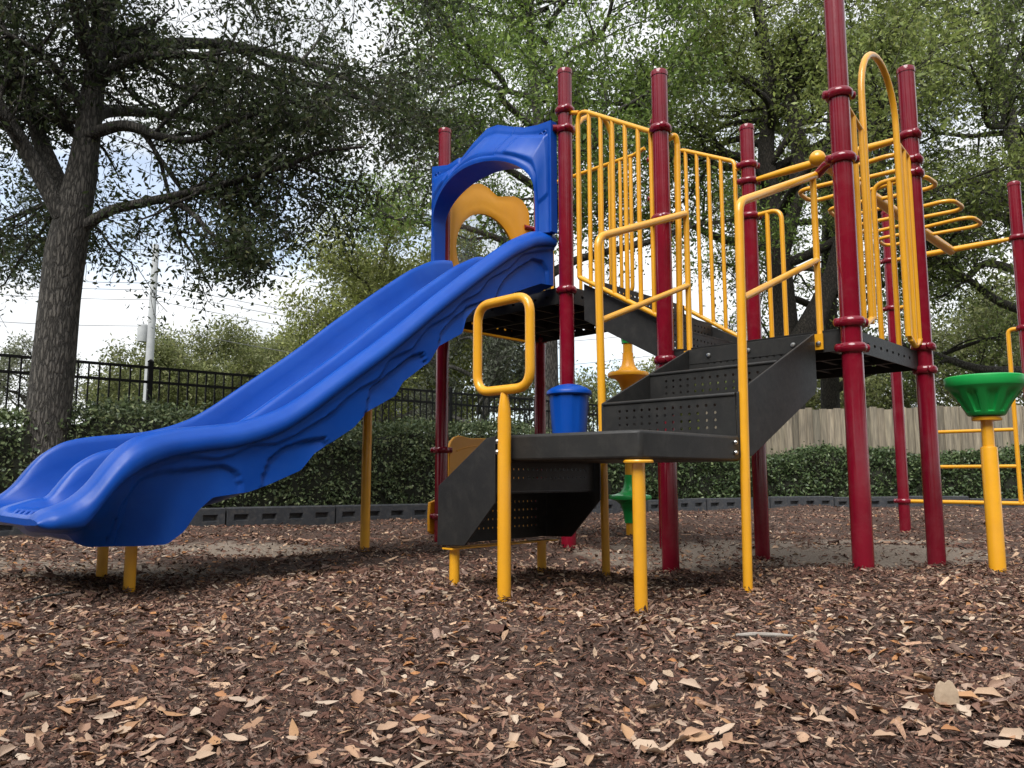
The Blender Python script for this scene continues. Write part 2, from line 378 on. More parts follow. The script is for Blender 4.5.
for n, y0, y1, p, lo, hi, tl in [(150000, 1.25, 5, 1.2, .006, .038, .36), (85000, 3.5, 15, .9, .014, .05, .34), (4500, 1.6, 8, .8, .04, .085, .2)]:
    x, y = scatter(n, y0, y1, p, RNG)
    keep = RNG.uniform(0, 1, len(x)) > sandy(x, y)*.5
    v, f, c = chips(x[keep], y[keep], lo, hi, RNG, tl)
    allV.append(v); allF.append(f+off); allC.append(c); off += len(v)
HEAPS = [(x_, y_, r_) for (x_, y_, r_) in ((.565, 3.353, .03), (-.04, 3.71, .034), (-.285, 4.045, .028), (.175, 4.56, .028), (.536, 4.49, .026), (1.18, 3.89, .026), (1.952, 4.393, .06), (2.862, 5.33, .06), (1.057, 5.265, .06), (1.967, 6.2, .06), (.423, 5.88, .06), (2.835, 4.62, .047), (-1.935, 4.01, .03), (-2.32, 4.475, .03), (-1.04, 5.62, .036))]
for hx, hy, hr in HEAPS:
    n_h = 170; a_ = RNG.uniform(0, 2*PI, n_h); d_ = hr+np.abs(RNG.normal(0, .05, n_h))+.004
    v, f, c = chips(hx+d_*np.cos(a_), hy+d_*np.sin(a_), .010, .04, RNG, .55, .03); c = c*.8
    allV.append(v); allF.append(f+off); allC.append(c); off += len(v)
mul = np_mesh('bark_mulch', np.vstack(allV), np.vstack(allF), 'chip', col=np.vstack(allC))
tag(mul, 'brown shredded bark mulch spread over the play area', 'mulch', kind='stuff')

# fallen leaves -----------------------------------------------------
def leaf_shape(rng, n=6):
    """curled pointed oak leaf about 1 unit long: verts (m,3), faces"""
    rows = []; cu = rng.uniform(-.5, .9); cw = rng.uniform(-.3, 1.1); wmax = rng.uniform(.15, .27); tw = rng.uniform(-.4, .4)
    for i in range(n+1):
        u = i/n; wd = wmax*math.sin(PI*min(1, u*.93+.05))**.8*(1+.22*math.sin(u*14+cu*5)) if 0 < i < n else .012
        zz = cu*.25*(u-.5)**2*2
        row = []
        for k in (-1, -.5, 0, .5, 1):
            row.append((u-.5, k*wd*math.cos(tw*u), zz+cw*wd*abs(k)**2*.8+k*wd*tw*.5))
        rows.append(row)
    return rows
lv_rng = random.Random(5)
variants = []
for q in range(14):
    mb = MB(); mb.grid(leaf_shape(lv_rng)); variants.append(mb)
# 300 nearest, each its own object
LG = 'dry fallen leaves on the mulch'
x, y = scatter(3000, 1.6, 5.5, .75, RNG)
vis = np.abs(x) < .66*y; x, y = x[vis], y[vis]
o_ = np.argsort(y); x, y = x[o_], y[o_]
nl = 299; lmesh = []
for k, mb in enumerate(variants):
    me = bpy.data.meshes.new('fallen_leaf'); me.from_pydata([tuple(v) for v in mb.v], [], mb.f); me.shade_smooth(); me.materials.append(M['dry_leaf']); lmesh.append(me)
# thin out the very nearest so that the 300 reach across the foreground
idx = np.sort(RNG.choice(len(x), min(len(x), 1500), replace=False)); x, y = x[idx], y[idx]
zz = gz(x, y)
for i in range(min(nl, len(x))):
    o = bpy.data.objects.new('fallen_leaf', lmesh[i % 14]); COL.objects.link(o)
    s = RNG.uniform(.028, .068); o.scale = (s, s, s); o.location = (x[i], y[i], zz[i]+.012+.004*RNG.uniform())
    o.rotation_euler = (RNG.normal(0, .3), RNG.normal(0, .25), RNG.uniform(0, 6.28))
    tag(o, 'small dry curled oak leaf lying on the brown bark mulch', 'leaf', LG)
# remaining litter
def leaf_cloud(x, y, lo, hi, rng):
    n = len(x); X, Y, Z = rot_frames(n, .3, rng); L = rng.uniform(lo, hi, n); W = L*rng.uniform(.3, .55, n)
    C = np.c_[x, y, gz(x, y)+.012]; l, w_ = X*L[:, None]/2, Y*W[:, None]/2; h = Z*(W*rng.uniform(-.2, .5, n))[:, None]
    P = np.stack([C-l, C-l*.2+w_+h, C+l*.5+w_*.7+h, C+l, C+l*.4-w_*.8+h, C-l*.3-w_+h], 1)
    f = np.array([[0, 1, 2, 3], [0, 3, 4, 5]]); F = (np.arange(n)[:, None, None]*6+f).reshape(-1, 4)
    pal = np.array([(.45, .30, .20), (.52, .39, .28), (.40, .19, .08), (.56, .45, .35), (.32, .2, .14)])
    c = pal[rng.choice(5, n)]*rng.uniform(.42, .98, n)[:, None]
    return P.reshape(-1, 3), F, np.repeat(c, 6, 0)
x2, y2 = scatter(7600, 2.5, 14.5, .85, RNG); x3, y3 = x[nl:], y[nl:]
v, f, c = leaf_cloud(np.r_[x2, x3], np.r_[y2, y3], .024, .056, RNG)
lit = np_mesh('leaf_litter', v, f, 'chip', col=c)
tag(lit, 'small dry curled oak leaf lying on the brown bark mulch', 'leaf litter', LG, 'stuff')

# two pale pieces that stand out
mb = MB()
ol_ = [(-.017, -.012), (.019, -.012), (.0235, .016), (.021, .034), (.012, .05), (.005, .0545), (-.002, .047), (-.012, .050), (-.019, .041), (-.0235, .024)]
ol_ = [(a, b_) for a, b_ in ol_]; k_ = len(ol_)
fr_ = [Vector((a, -.004-.10*a*a/.02-.06*b_, b_)) for a, b_ in ol_]; c_ = Vector((.001, -.0105, .022))
mb.v = fr_+[p+Vector((0, .006, 0)) for p in fr_]+[c_, c_+Vector((0, .007, 0))]
for q in range(k_):
    e = (q+1) % k_; mb.f += [(q, e, 2*k_), (k_+e, k_+q, 2*k_+1), (e, q, k_+q, k_+e)]
o = mb.build('bark_slab', 'tan_bark', bevel=.0012); o.location = (1.005, 1.87, gz(1.005, 1.87)+.006); o.scale = (1.15,)*3; o.rotation_euler = (-.25, .1, -.2)
tag(o, 'pale tan slab of bark standing upright out of the mulch at the right', 'bark piece')
mb = MB(); mb.tube([(-.1, 0, 0), (-.04, .006, .004), (.03, -.004, .006), (.1, .005, .002)], [.006, .008, .007, .004], 8)
o = mb.build('stick', 'stick'); o.location = (.86, 2.72, gz(.86, 2.72)+.016); o.rotation_euler = (0, .03, .05)
tag(o, 'pale grey stick lying flat on the mulch right of the front yellow leg', 'stick')
mb = MB(); mb.tube([(-.02, -.16, 0), (-.005, -.05, .008), (.02, .05, .006), (.03, .14, .004)], [.004, .006, .006, .004], 8)
o = mb.build('stick', 'bark'); o.location = (-2.14, 3.66, gz(-2.14, 3.66)+.02)
tag(o, 'thin brown stick lying near the yellow feet of the blue slide', 'stick')

# ------------------------------------------------------------------ play structure, local axes: x = t, y = s, z
ANG = R(45.75); E0 = (1.952, 4.393)
PS = empty('play_structure', (E0[0], E0[1], 0), ANG)
tag(PS, 'large blue, yellow and maroon playground structure with double slide and overhead ladder', 'playground structure')
def P(s, t, z): return Vector((t, s, z))
ca, sa_ = math.cos(ANG), math.sin(ANG)
def Wd(s, t): return (E0[0]-sa_*s+ca*t, E0[1]+ca*s+sa_*t)
PR = .058
posts = dict(E=(0, 0, 3.95), C=(1.25, 0, 3.47), F=(0, 1.305, 3.53), D=(1.25, 1.305, 3.50), B=(2.135, 0, 3.82), A=(3.598, 0, 3.795),
             B2=(2.135, 1.305, 3.85), A2=(3.598, 1.305, 3.82), G=(1.25, 4.64, 3.6), H=(0, 4.64, 3.6))
clampz = dict(E=[1.30, 1.45, 2.43, 2.83], C=[1.36, 2.36, 3.02], F=[1.30, 1.46, 2.71, 2.81, 3.0], D=[1.3, 2.70, 3.0, 3.14], B=[2.0, 3.30, 3.46],
              A=[2.0, .80, .22, 3.2], B2=[1.95, 3.45, 3.08], A2=[1.95, 3.1, .7], G=[.30, 2.45, 3.0], H=[.30, 2.06, 3.0])
CLAMP_DIR = dict(E=(-.7, .7), C=(-.7, -.7), F=(.7, .7), D=(.7, -.7), B=(-.6, -.8), A=(-.7, .7), B2=(.7, -.7), A2=(.7, .7), G=(.3, -1), H=(.3, 1))
def make_clamp(s, t, z, parent, dr, r=PR):
    mb = MB(); R0 = r+.016
    prof = [(r+.001, -.027), (R0-.004, -.026), (R0+.005, -.015), (R0+.008, 0), (R0+.005, .015), (R0-.004, .026), (r+.001, .027)]
    mb.lathe(prof, P(s, t, z), 28, caps=False)
    dx = Vector((dr[0], dr[1], 0)).normalized()
    c = P(s, t, z)
    for q in (1, -1):
        a = c+dx*q*(R0-.002)
        mb.tube([a, a+dx*q*.02, a+dx*q*.026], [.026, .024, .016], 12)
    o = mb.build('clamp', 'maroon', parent)
    mb2 = MB(); a = c+dx*(R0+.022); mb2.tube([a, a+dx*.008, a+dx*.011], [.009, .008, .004], 10)
    return o
for k, (s, t, zt) in posts.items():
    mb = MB(); mb.lathe([(PR, -.25), (PR, zt-.03)], P(s, t, 0), 32)
    p = mb.build('post', 'maroon', PS)
    mb = MB(); rr = PR+.004
    mb.lathe([(rr, zt-.055), (rr+.001, zt-.03), (rr-.003, zt-.016), (rr-.02, zt-.005), (rr-.04, zt), (.002, zt+.001)], P(s, t, 0), 32)
    mb.build('post_cap', 'maroon', p)
    for z in clampz[k]: make_clamp(s, t, z, p, CLAMP_DIR[k])

# decks --------------------------------------------------------------
def deck(s0, s1, t0, t1, zt, slots):
    mb = MB(); mb.box(P(s0+.03, t0+.03, zt-.018), P(s1-.03, t1-.03, zt))
    d = mb.build('deck', 'black', PS, bevel=.004)
    mb = MB(); n = 6
    for i in range(1, n):
        s = s0+(s1-s0)*i/n; mb.box(P(s-.012, t0+.04, zt-.1), P(s+.012, t1-.04, zt-.02))
    for i in range(1, 3):
        t = t0+(t1-t0)*i/3; mb.box(P(s0+.04, t-.015, zt-.12), P(s1-.04, t+.015, zt-.0202))
    mb.build('joist', 'under', d)
    pw = .13
    for (a, b_, X, ln) in [(P(s0+.03, t0+.05, zt-pw), 0, (1, 0, 0), t1-t0-.1), (P(s1-.036, t0+.05, zt-pw), 0, (1, 0, 0), t1-t0-.1)]:
        mb = MB(); mb.perf(a, X, (0, 0, 1), ln, pw, 9, 1, .011, .12, .035, .006, slot=1.7); mb.build('edge_plate', 'black', d, smooth=False)
    for (a, ln) in [(P(s0+.05, t0+.03, zt-pw), s1-s0-.1), (P(s1-.05-(s1-s0-.1), t1-.036, zt-pw), s1-s0-.1)]:
        mb = MB(); mb.perf(a, (0, 1, 0), (0, 0, 1), ln, pw, 9, 1, .011, .12, .035, .006, slot=1.7); mb.build('edge_plate', 'black', d, smooth=False)
    return d
LZ, UZ = 1.43, 2.05
ld = deck(0, 1.25, 0, 1.305, LZ, 1); ud = deck(2.135, 3.598, 0, 1.305, UZ, 1)

RB = .0165
def tubes(name, paths, parent, r=RB, mat='yellow', fr=.06, n=14):
    mb = MB()
    for p in paths: mb.tube(fillet(p, fr), r, n)
    return mb.build(name, mat, parent)
def bolt_heads(pts, d, parent, r=.011):
    d = Vector(d).normalized()
    for p in pts:
        mb = MB(); mb.tube([p, p+d*.004, p+d*.010, p+d*.012], [r*1.35, r*1.35, r, r*.4], 12); mb.build('bolt', 'bolt', parent)

# barrier beside the upper stair (B - C)
def barrier(sa0, za0, sb0, zb0, zla, zlb, t, bars, name='barrier', ends=True):
    """rail from (sa,za) to (sb,zb); bottom rail zla->zlb; bars list of s"""
    top = lambda s: za0+(zb0-za0)*(s-sa0)/(sb0-sa0); bot = lambda s: zla+(zlb-zla)*(s-sa0)/(sb0-sa0)
    e = MB(); e.tube(fillet([P(sa0, t, bot(sa0)), P(sa0, t, za0), P(sb0, t, zb0)], .07), RB*1.12, 14)
    e.tube([P(sa0, t, zla), P(sb0, t, zlb)], RB*1.12, 14)
    o = e.build(name, 'yellow', PS)
    for s in bars:
        mb = MB(); mb.tube([P(s, t, bot(s)), P(s, t, top(s))], RB, 12); mb.build('bar', 'yellow', o)
    return o
b1 = barrier(2.0, 3.43, 1.28, 3.0, 2.08, 1.665, -.005, [1.89, 1.78, 1.67, 1.555, 1.44, 1.33])
tubes('rail_stub', [[P(1.99, -.005, 3.40), P(2.08, 0, 3.43)]], b1)
e = MB(); e.tube(fillet([P(1.94, 1.305, 2.06), P(1.94, 1.305, 3.50), P(1.37, 1.305, 3.21), P(1.37, 1.305, 1.70)], .07), RB*1.12, 14)
e.tube([P(1.94, 1.305, 2.06), P(1.37, 1.305, 1.70)], RB*1.12, 14); e.tube([P(1.37, 1.305, 3.14), P(1.27, 1.305, 3.14)], RB, 12)
b2 = e.build('barrier', 'yellow', PS)
for s in (1.84, 1.73, 1.615, 1.50):
    k = (s-1.37)/.57
    mb = MB(); mb.tube([P(s, 1.305, 1.70+.36*k), P(s, 1.305, 3.21+.29*k)], RB, 12); mb.build('bar', 'yellow', b2)
# barrier on the far side of the upper deck (B2 - A2)
zt_ = 3.52; tt = 1.2
e = MB(); e.tube(fillet([P(2.2, tt, zt_+.03), P(2.33, tt, zt_), P(3.45, tt, zt_), P(3.45, tt, 2.22), P(2.36, tt, 2.22), P(2.36, tt, zt_-.02)], .08), RB*1.12, 14)
b3 = e.build('barrier', 'yellow', PS)
for i in range(1, 9):
    s = 2.36+1.09*i/9; mb = MB(); mb.tube([P(s, tt, 2.22), P(s, tt, zt_)], RB, 12); mb.build('bar', 'yellow', b3)
# hand loop at the head of the upper stair and at its foot
h1 = tubes('hand_loop', [[P(2.115, .06, 3.30), P(2.12, .20, 3.46), P(2.12, .36, 3.56), P(2.12, .52, 3.56), P(2.12, .585, 3.44), P(2.12, .585, 2.08)]], PS, .019, fr=.1)
tubes('hand_loop', [[P(1.235, .06, 2.96), P(1.19, .1, 3.0), P(1.19, .12, 2.93), P(1.19, .09, 1.44)]], PS, .022, fr=.05)
tubes('hand_loop', [[P(1.19, 1.305, 2.70), P(.98, 1.305, 2.70), P(.98, 1.305, 1.42)], [P(1.10, 1.305, 2.70), P(1.10, 1.305, 1.42)]], PS, .0185, fr=.09)
tubes('hand_loop', [[P(.06, 1.305, 2.71), P(.27, 1.305, 2.71), P(.27, 1.305, 1.42)], [P(.155, 1.305, 2.71), P(.155, 1.305, 1.42)]], PS, .0185, fr=.09)

# entry arch on the right side (E - F)
ar = MB()
arc = [P(0, .37, 1.52)]
for i in range(17):
    a = PI*i/16; arc.append(P(0, .695-.315*math.cos(a), 2.98+.37*math.sin(a)))
arc.append(P(0, 1.01, 1.50))
ar.tube(arc, .021, 16)
ea = ar.build('entry_arch', 'yellow', PS)
for t0, t1, z0, z1, zb in [(.07, .355, 2.82, 2.72, 1.49), (1.03, 1.245, 2.86, 2.82, 1.47)]:
    mb = MB(); mb.tube(fillet([P(0, t0, z0), P(0, t1, z1)], .01), .015, 12)
    o_r = mb.build('top_rail', 'yellow', ea); mb = MB(); mb.tube(fillet([P(0, t0, zb+.03), P(0, (t0+t1)/2, zb-.03), P(0, t1, zb+.04)], .08), .0185, 12); mb.build('bottom_rail', 'yellow', ea)
    for k in range(3):
        u = .06+.88*k/2; t = t0+(t1-t0)*u
        mb = MB(); mb.tube([P(0, t, zb), P(0, t, z0+(z1-z0)*u)], .0175, 12); mb.build('bar', 'yellow', ea)

# overhead ladder --------------------------------------------------------
oh = MB(); oh.tube([P(.64, 1.26, 3.0), P(.62, 4.64, 2.99)], .047, 20); ohl = oh.build('overhead_ladder', 'yellow', PS)
ohl['label'] = 'yellow overhead ladder beam with loops on both sides'
for t in (1.305, 4.64):
    mb = MB(); mb.tube([P(.05, t, 3.0), P(.16, t, 3.0), P(.34, t, 3.0), P(.92, t, 3.0), P(1.10, t, 3.0), P(1.21, t, 3.0)], [.02, .024, .031, .031, .024, .02], 16)
    mb.build('crossbar', 'yellow', ohl)
mb = MB(); mb.lathe([(.002, -.062), (.03, -.054), (.05, -.036), (.061, -.01), (.061, .01), (.05, .036), (.03, .054), (.002, .062)], P(.64, 1.23, 3.0), 24); mb.build('end_ball', 'yellow', ohl)
for t0 in (1.7, 2.3, 3.08, 3.71):
    mb = MB(); mb.tube(fillet([P(.60, t0-.1, 3.0), P(.16, t0-.15, 3.0), P(.14, t0+.22, 3.0), P(.60, t0+.19, 3.0)], .12, 8), .0185, 12); mb.build('side_loop', 'yellow', ohl)
for t0 in (1.92, 2.55, 3.2, 3.8):
    mb = MB(); mb.tube(fillet([P(.66, t0-.1, 3.0), P(1.06, t0-.13, 3.0), P(1.08, t0+.22, 3.0), P(.66, t0+.19, 3.0)], .12, 8), .0185, 12); mb.build('side_loop', 'yellow', ohl)
# end ladder between the two far posts
el = MB(); el.tube(fillet([P(.05, 4.64, 2.06), P(.15, 4.64, 2.06), P(.15, 4.64, .29)], .08), .0215, 14)
el.tube(fillet([P(1.2, 4.64, 2.45), P(1.03, 4.64, 2.45), P(1.03, 4.64, .29)], .08), .0215, 14)
elo = el.build('end_ladder', 'yellow', PS)
for z in (.67, 1.04):
    mb = MB(); mb.tube([P(.15, 4.64, z), P(1.03, 4.64, z)], .0185, 12); mb.build('rung', 'yellow', elo)
mb = MB(); mb.tube([P(.05, 4.64, .30), P(1.2, 4.64, .30)], .021, 12); mb.build('rung', 'yellow', elo)

# upper stair between the decks --------------------------------------------
us = None
for t in (.045, 1.262):
    mb = MB(); mb.prism([P(1.99, t, 2.035), P(1.99, t, 1.75), P(1.30, t, 1.375), P(1.30, t, 1.655)], (-.012 if t < 1 else .012, 0, 0))
    if us is None: us = mb.build('upper_stair', 'black', PS, bevel=.003)
    else: mb.build('stringer', 'black', us, bevel=.003)
for i in range(3):
    s = 1.34+.26*i; z = 1.435+.205*i
    mb = MB(); mb.perf(P(s, 1.25, z+.012), (-1, 0, 0), (0, 0, 1), 1.2, .18, 22, 3, .0095, .04, .02, .006); mb.build('riser', 'black', us, smooth=False)
    if i < 2:
        mb = MB(); mb.box(P(s+.002, .05, z+.193), P(s+.27, 1.25, z+.205)); mb.build('tread', 'black', us, bevel=.003)

# transfer stair from the lower deck to the bench platform -------------------
def stringer(s, th):
    poly = [P(s, -.018, 1.41), P(s, -.018, 1.10), P(s, -.05, 1.045), P(s, -.845, .672), P(s, -.97, .66), P(s, -.97, .985)]
    return MB().prism(poly, (0, th, 0))
ts = stringer(.205, .014).build('transfer_stair', 'black', PS, bevel=.003)
stringer(1.05, .014).build('stringer', 'black', ts, bevel=.003)
for t, z0, z1 in [(-.965, .77, .978), (-.485, .985, 1.192), (-.026, 1.2, 1.405)]:
    s0 = .222; wd = .826
    mb = MB(); mb.perf(P(s0+wd, t, z0), (0, -1, 0), (0, 0, 1), wd, z1-z0, 13, 4 if z0 < 1.1 else 3, .0085, .09 if z0 < 1.1 else .12, .028, .007)
    rz_ = mb.build('riser', 'black', ts, smooth=False)
    if z0 > 1.1:
        mb = MB(); mb.box(P(s0, t-.010, z1-.10), P(s0+wd, t-.002, z1)); mb.build('mounting_flange', 'black', ts, bevel=.002)
        bolt_heads([P(s, t-.010, z1-.052) for s in (.33, .62, .90)], (-1, 0, 0), ts, .012)
    else:
        mb = MB(); mb.tube([P(s0, t-.004, z1), P(s0+wd, t-.004, z1)], .011, 10); mb.box(P(s0, t+.007, z1-.012), P(s0+wd, t+.475, z1)); mb.build('tread', 'black', ts, bevel=.002)
# handrails
def handrail(s, leg_t, dt, top):
    z0 = gz(*Wd(s, leg_t))
    r = .0235
    mb = MB(); mb.tube(fillet([P(s, leg_t+dt, -.12), P(s, leg_t-.01, 1.98), P(s, top[0], top[1])], .10), r, 16)
    o = mb.build('handrail', 'yellow', PS)
    bt = .04 if top[0] > .0 else -.03
    k = lambda t: 1.975+(top[1]-1.98)*(t-leg_t)/(top[0]-leg_t)
    mb = MB(); mb.tube([P(s, bt, k(bt)), P(s, bt, 1.42), P(s-.004, bt-.012, 1.36), P(s-.004, bt-.018, 1.335)], [r*.82, r*.82, r*.8, r*.5], 14)
    mb.box(P(s-.026, bt-.032, 1.315), P(s+.026, bt-.022, 1.41))
    mb.build('baluster', 'yellow', o, bevel=0)
    mb = MB(); mb.tube([P(s, leg_t, 1.475), P(s, bt, 1.865)], r*.82, 14); mb.build('lower_rail', 'yellow', o)
    bolt_heads([P(s, bt-.033, 1.35)], (-1, 0, 0), o, .012)
    return o
h1_ = handrail(.195, -.905, -.06, (.10, 2.42)); h2_ = handrail(1.085, -.945, .03, (.02, 2.365))
mb = MB(); mb.tube([P(.19, .10, 2.42), P(.11, .04, 2.44), P(.055, .01, 2.44)], [.028, .028, .03], 14); mb.build('socket', 'maroon', h1_)

# bench platform --------------------------------------------------------------
zt2, zb2 = .768, .642
poly = [P(.205, -.97, zb2), P(.232, -1.715, zb2), P(.245, -1.76, zb2), P(.282, -1.785, zb2), P(.98, -1.83, zb2), P(1.06, -1.815, zb2), P(1.06, -.97, zb2)]
mb = MB(); mb.prism(poly, (0, 0, zt2-zb2)); tp = mb.build('transfer_platform', 'black', PS, bevel=.014)
bolt_heads([P(.205, -1.02, .735), P(.205, -1.02, .685)], (0, -1, 0), tp, .009)
mb = MB(); mb.tube([P(.285, -1.725, -.15), P(.285, -1.725, .632)], .0285, 18); lg = mb.build('support_leg', 'yellow', tp)
mb = MB(); mb.lathe([(.065, .628), (.066, .634), (.062, .640)], P(.285, -1.725, 0), 20); mb.build('flange', 'yellow', lg)
# lower steps from the platform to the ground
def low_str(t, th):
    poly = [P(1.035, t, .765), P(1.035, t, .44), P(1.25, t, .225), P(1.46, t, .215), P(1.455, t, .52), P(1.10, t, .755)]
    return MB().prism(poly, (th, 0, 0))
ls = low_str(-1.855, .012).build('lower_steps', 'black', PS, bevel=.003)
low_str(-1.03, .012).build('stringer', 'black', ls, bevel=.003)
for s, z0, z1 in [(1.07, .495, .76), (1.435, .22, .495)]:
    mb = MB(); mb.perf(P(s, -1.035, z0), (-1, 0, 0), (0, 0, 1), .805, z1-z0, 19, 4, .0068, .07, .045, .007); mb.build('riser', 'black', ls, smooth=False)
mb = MB(); mb.box(P(1.078, -1.842, .483), P(1.435, -1.035, .494)); mb.build('tread', 'black', ls, bevel=.002)
for t in (-1.80, -1.13):
    mb = MB(); mb.tube([P(1.385, t, -.15), P(1.385, t, .205)], .0265, 16); l_ = mb.build('support_leg', 'yellow', ls)
mb = MB(); mb.box(P(1.345, -1.85, .198), P(1.425, -1.03, .206)); mb.build('foot_bar', 'yellow', ls)
# grab post with loop handle
gp = MB(); gp.tube([P(.955, -1.87, -.15), P(.955, -1.87, .85), P(.955, -1.87, .90), P(.955, -1.87, .97)], [.0325, .0325, .029, .018], 20)
gpo = gp.build('grab_post', 'yellow', PS)
lp = [P(1.145, -1.87, .985), P(1.145, -1.87, 1.425), P(.785, -1.87, 1.425), P(.785, -1.87, .985)]
mid = (lp[0]+lp[3])/2; path = fillet([mid]+lp+[mid], .09, 8)[:-1]
mb = MB(); mb.tube(path, .0235, 16, closed=True); mb.build('loop_handle', 'yellow', gpo)
bolt_heads([P(.976, -1.893, z) for z in (.735, .685)], (-.75, .66, 0), gpo, .010)

# slide --------------------------------------------------------------------------
def interp(tab):
    tt = np.array([-p[0] for p in tab]); zz = np.array([p[1] for p in tab])
    return lambda t: np.interp(-t, tt, zz)
def smoothf(f, w=.06):
    return lambda t: np.mean([f(t+d) for d in np.linspace(-w, w, 9)], axis=0)
Rm = smoothf(interp([(0, 2.50), (-.1, 2.49), (-.25, 2.45), (-.49, 2.32), (-.65, 2.205), (-.835, 2.07), (-1.236, 1.76), (-1.49, 1.55), (-1.65, 1.425), (-1.93, 1.22), (-2.17, 1.04), (-2.3, .955), (-2.44, .895), (-2.6, .85), (-2.93, .807), (-3.03, .785), (-3.1, .755), (-3.2, .675), (-3.26, .57), (-3.33, .485), (-3.42, .435), (-3.5, .415), (-3.6, .405)]), .05)
Fl = smoothf(interp([(0, 2.06), (-.25, 2.03), (-.5, 1.92), (-1.0, 1.60), (-1.5, 1.20), (-2.0, .79), (-2.3, .575), (-2.6, .45), (-2.9, .405), (-3.2, .392), (-3.45, .395), (-3.6, .39)]), .1)
Bt = smoothf(interp([(0, 2.055), (-.16, 2.05), (-.45, 1.93), (-.65, 1.84), (-.86, 1.74), (-.94, 1.66), (-.965, 1.555), (-1.19, 1.43), (-1.265, 1.32), (-1.48, 1.165), (-1.535, 1.075), (-1.75, .96), (-1.845, .86), (-2.105, .70), (-2.185, .605), (-2.38, .525), (-2.5, .487), (-2.684, .462), (-2.759, .39), (-2.816, .295), (-2.892, .232), (-3.0, .226), (-3.22, .232), (-3.27, .252), (-3.31, .298), (-3.42, .31), (-3.5, .32), (-3.6, .33)]), .012)
WVt = smoothf(interp([(0, 2.35), (-.036, 2.346), (-.181, 2.303), (-.379, 2.237), (-.53, 2.096), (-.734, 1.978), (-.825, 1.864), (-.988, 1.772), (-1.087, 1.668), (-1.278, 1.556), (-1.358, 1.472), (-1.414, 1.393), (-1.596, 1.304), (-1.677, 1.173), (-1.836, 1.092), (-1.926, 1.019), (-2.0, .949), (-2.091, .892), (-2.211, .82), (-2.351, .752), (-2.494, .742), (-2.596, .69), (-2.682, .664), (-2.764, .67), (-2.844, .676), (-2.922, .648), (-2.994, .62), (-3.068, .61), (-3.3, .55), (-3.6, .5)]), .02)
def sst(x): x = np.clip(x, 0, 1); return x*x*(3-2*x)
SN, SMID, SF = 2.225, 2.885, 3.545
ARCS = [[(-.085, 2.08), (-.096, 2.181), (-.142, 2.231), (-.257, 2.228), (-.423, 2.124), (-.561, 2.014), (-.623, 1.921), (-.66, 1.83)],
        [(-.713, 1.68), (-.733, 1.792), (-.783, 1.81), (-.927, 1.747), (-1.086, 1.624), (-1.17, 1.527), (-1.19, 1.42)],
        [(-1.285, 1.30), (-1.323, 1.377), (-1.413, 1.349), (-1.586, 1.22), (-1.728, 1.113), (-1.754, .995), (-1.76, .95)],
        [(-2.0, .74), (-2.048, .796), (-2.21, .767), (-2.308, .731), (-2.383, .669), (-2.415, .582), (-2.43, .5)],
        [(-2.54, .47), (-2.548, .54), (-2.57, .598), (-2.648, .633), (-2.8, .612), (-2.992, .591), (-3.065, .552), (-3.12, .45), (-3.15, .2)]]
def archz(t):
    for A in ARCS:
        if A[-1][0] < t < A[0][0]: return float(interp(A)(t))
    return -9.
ts_ = np.unique(np.concatenate([np.linspace(-.02, -2.9, 190), np.linspace(-2.9, -3.5, 56)]))[::-1]
NS = 30
rows = []
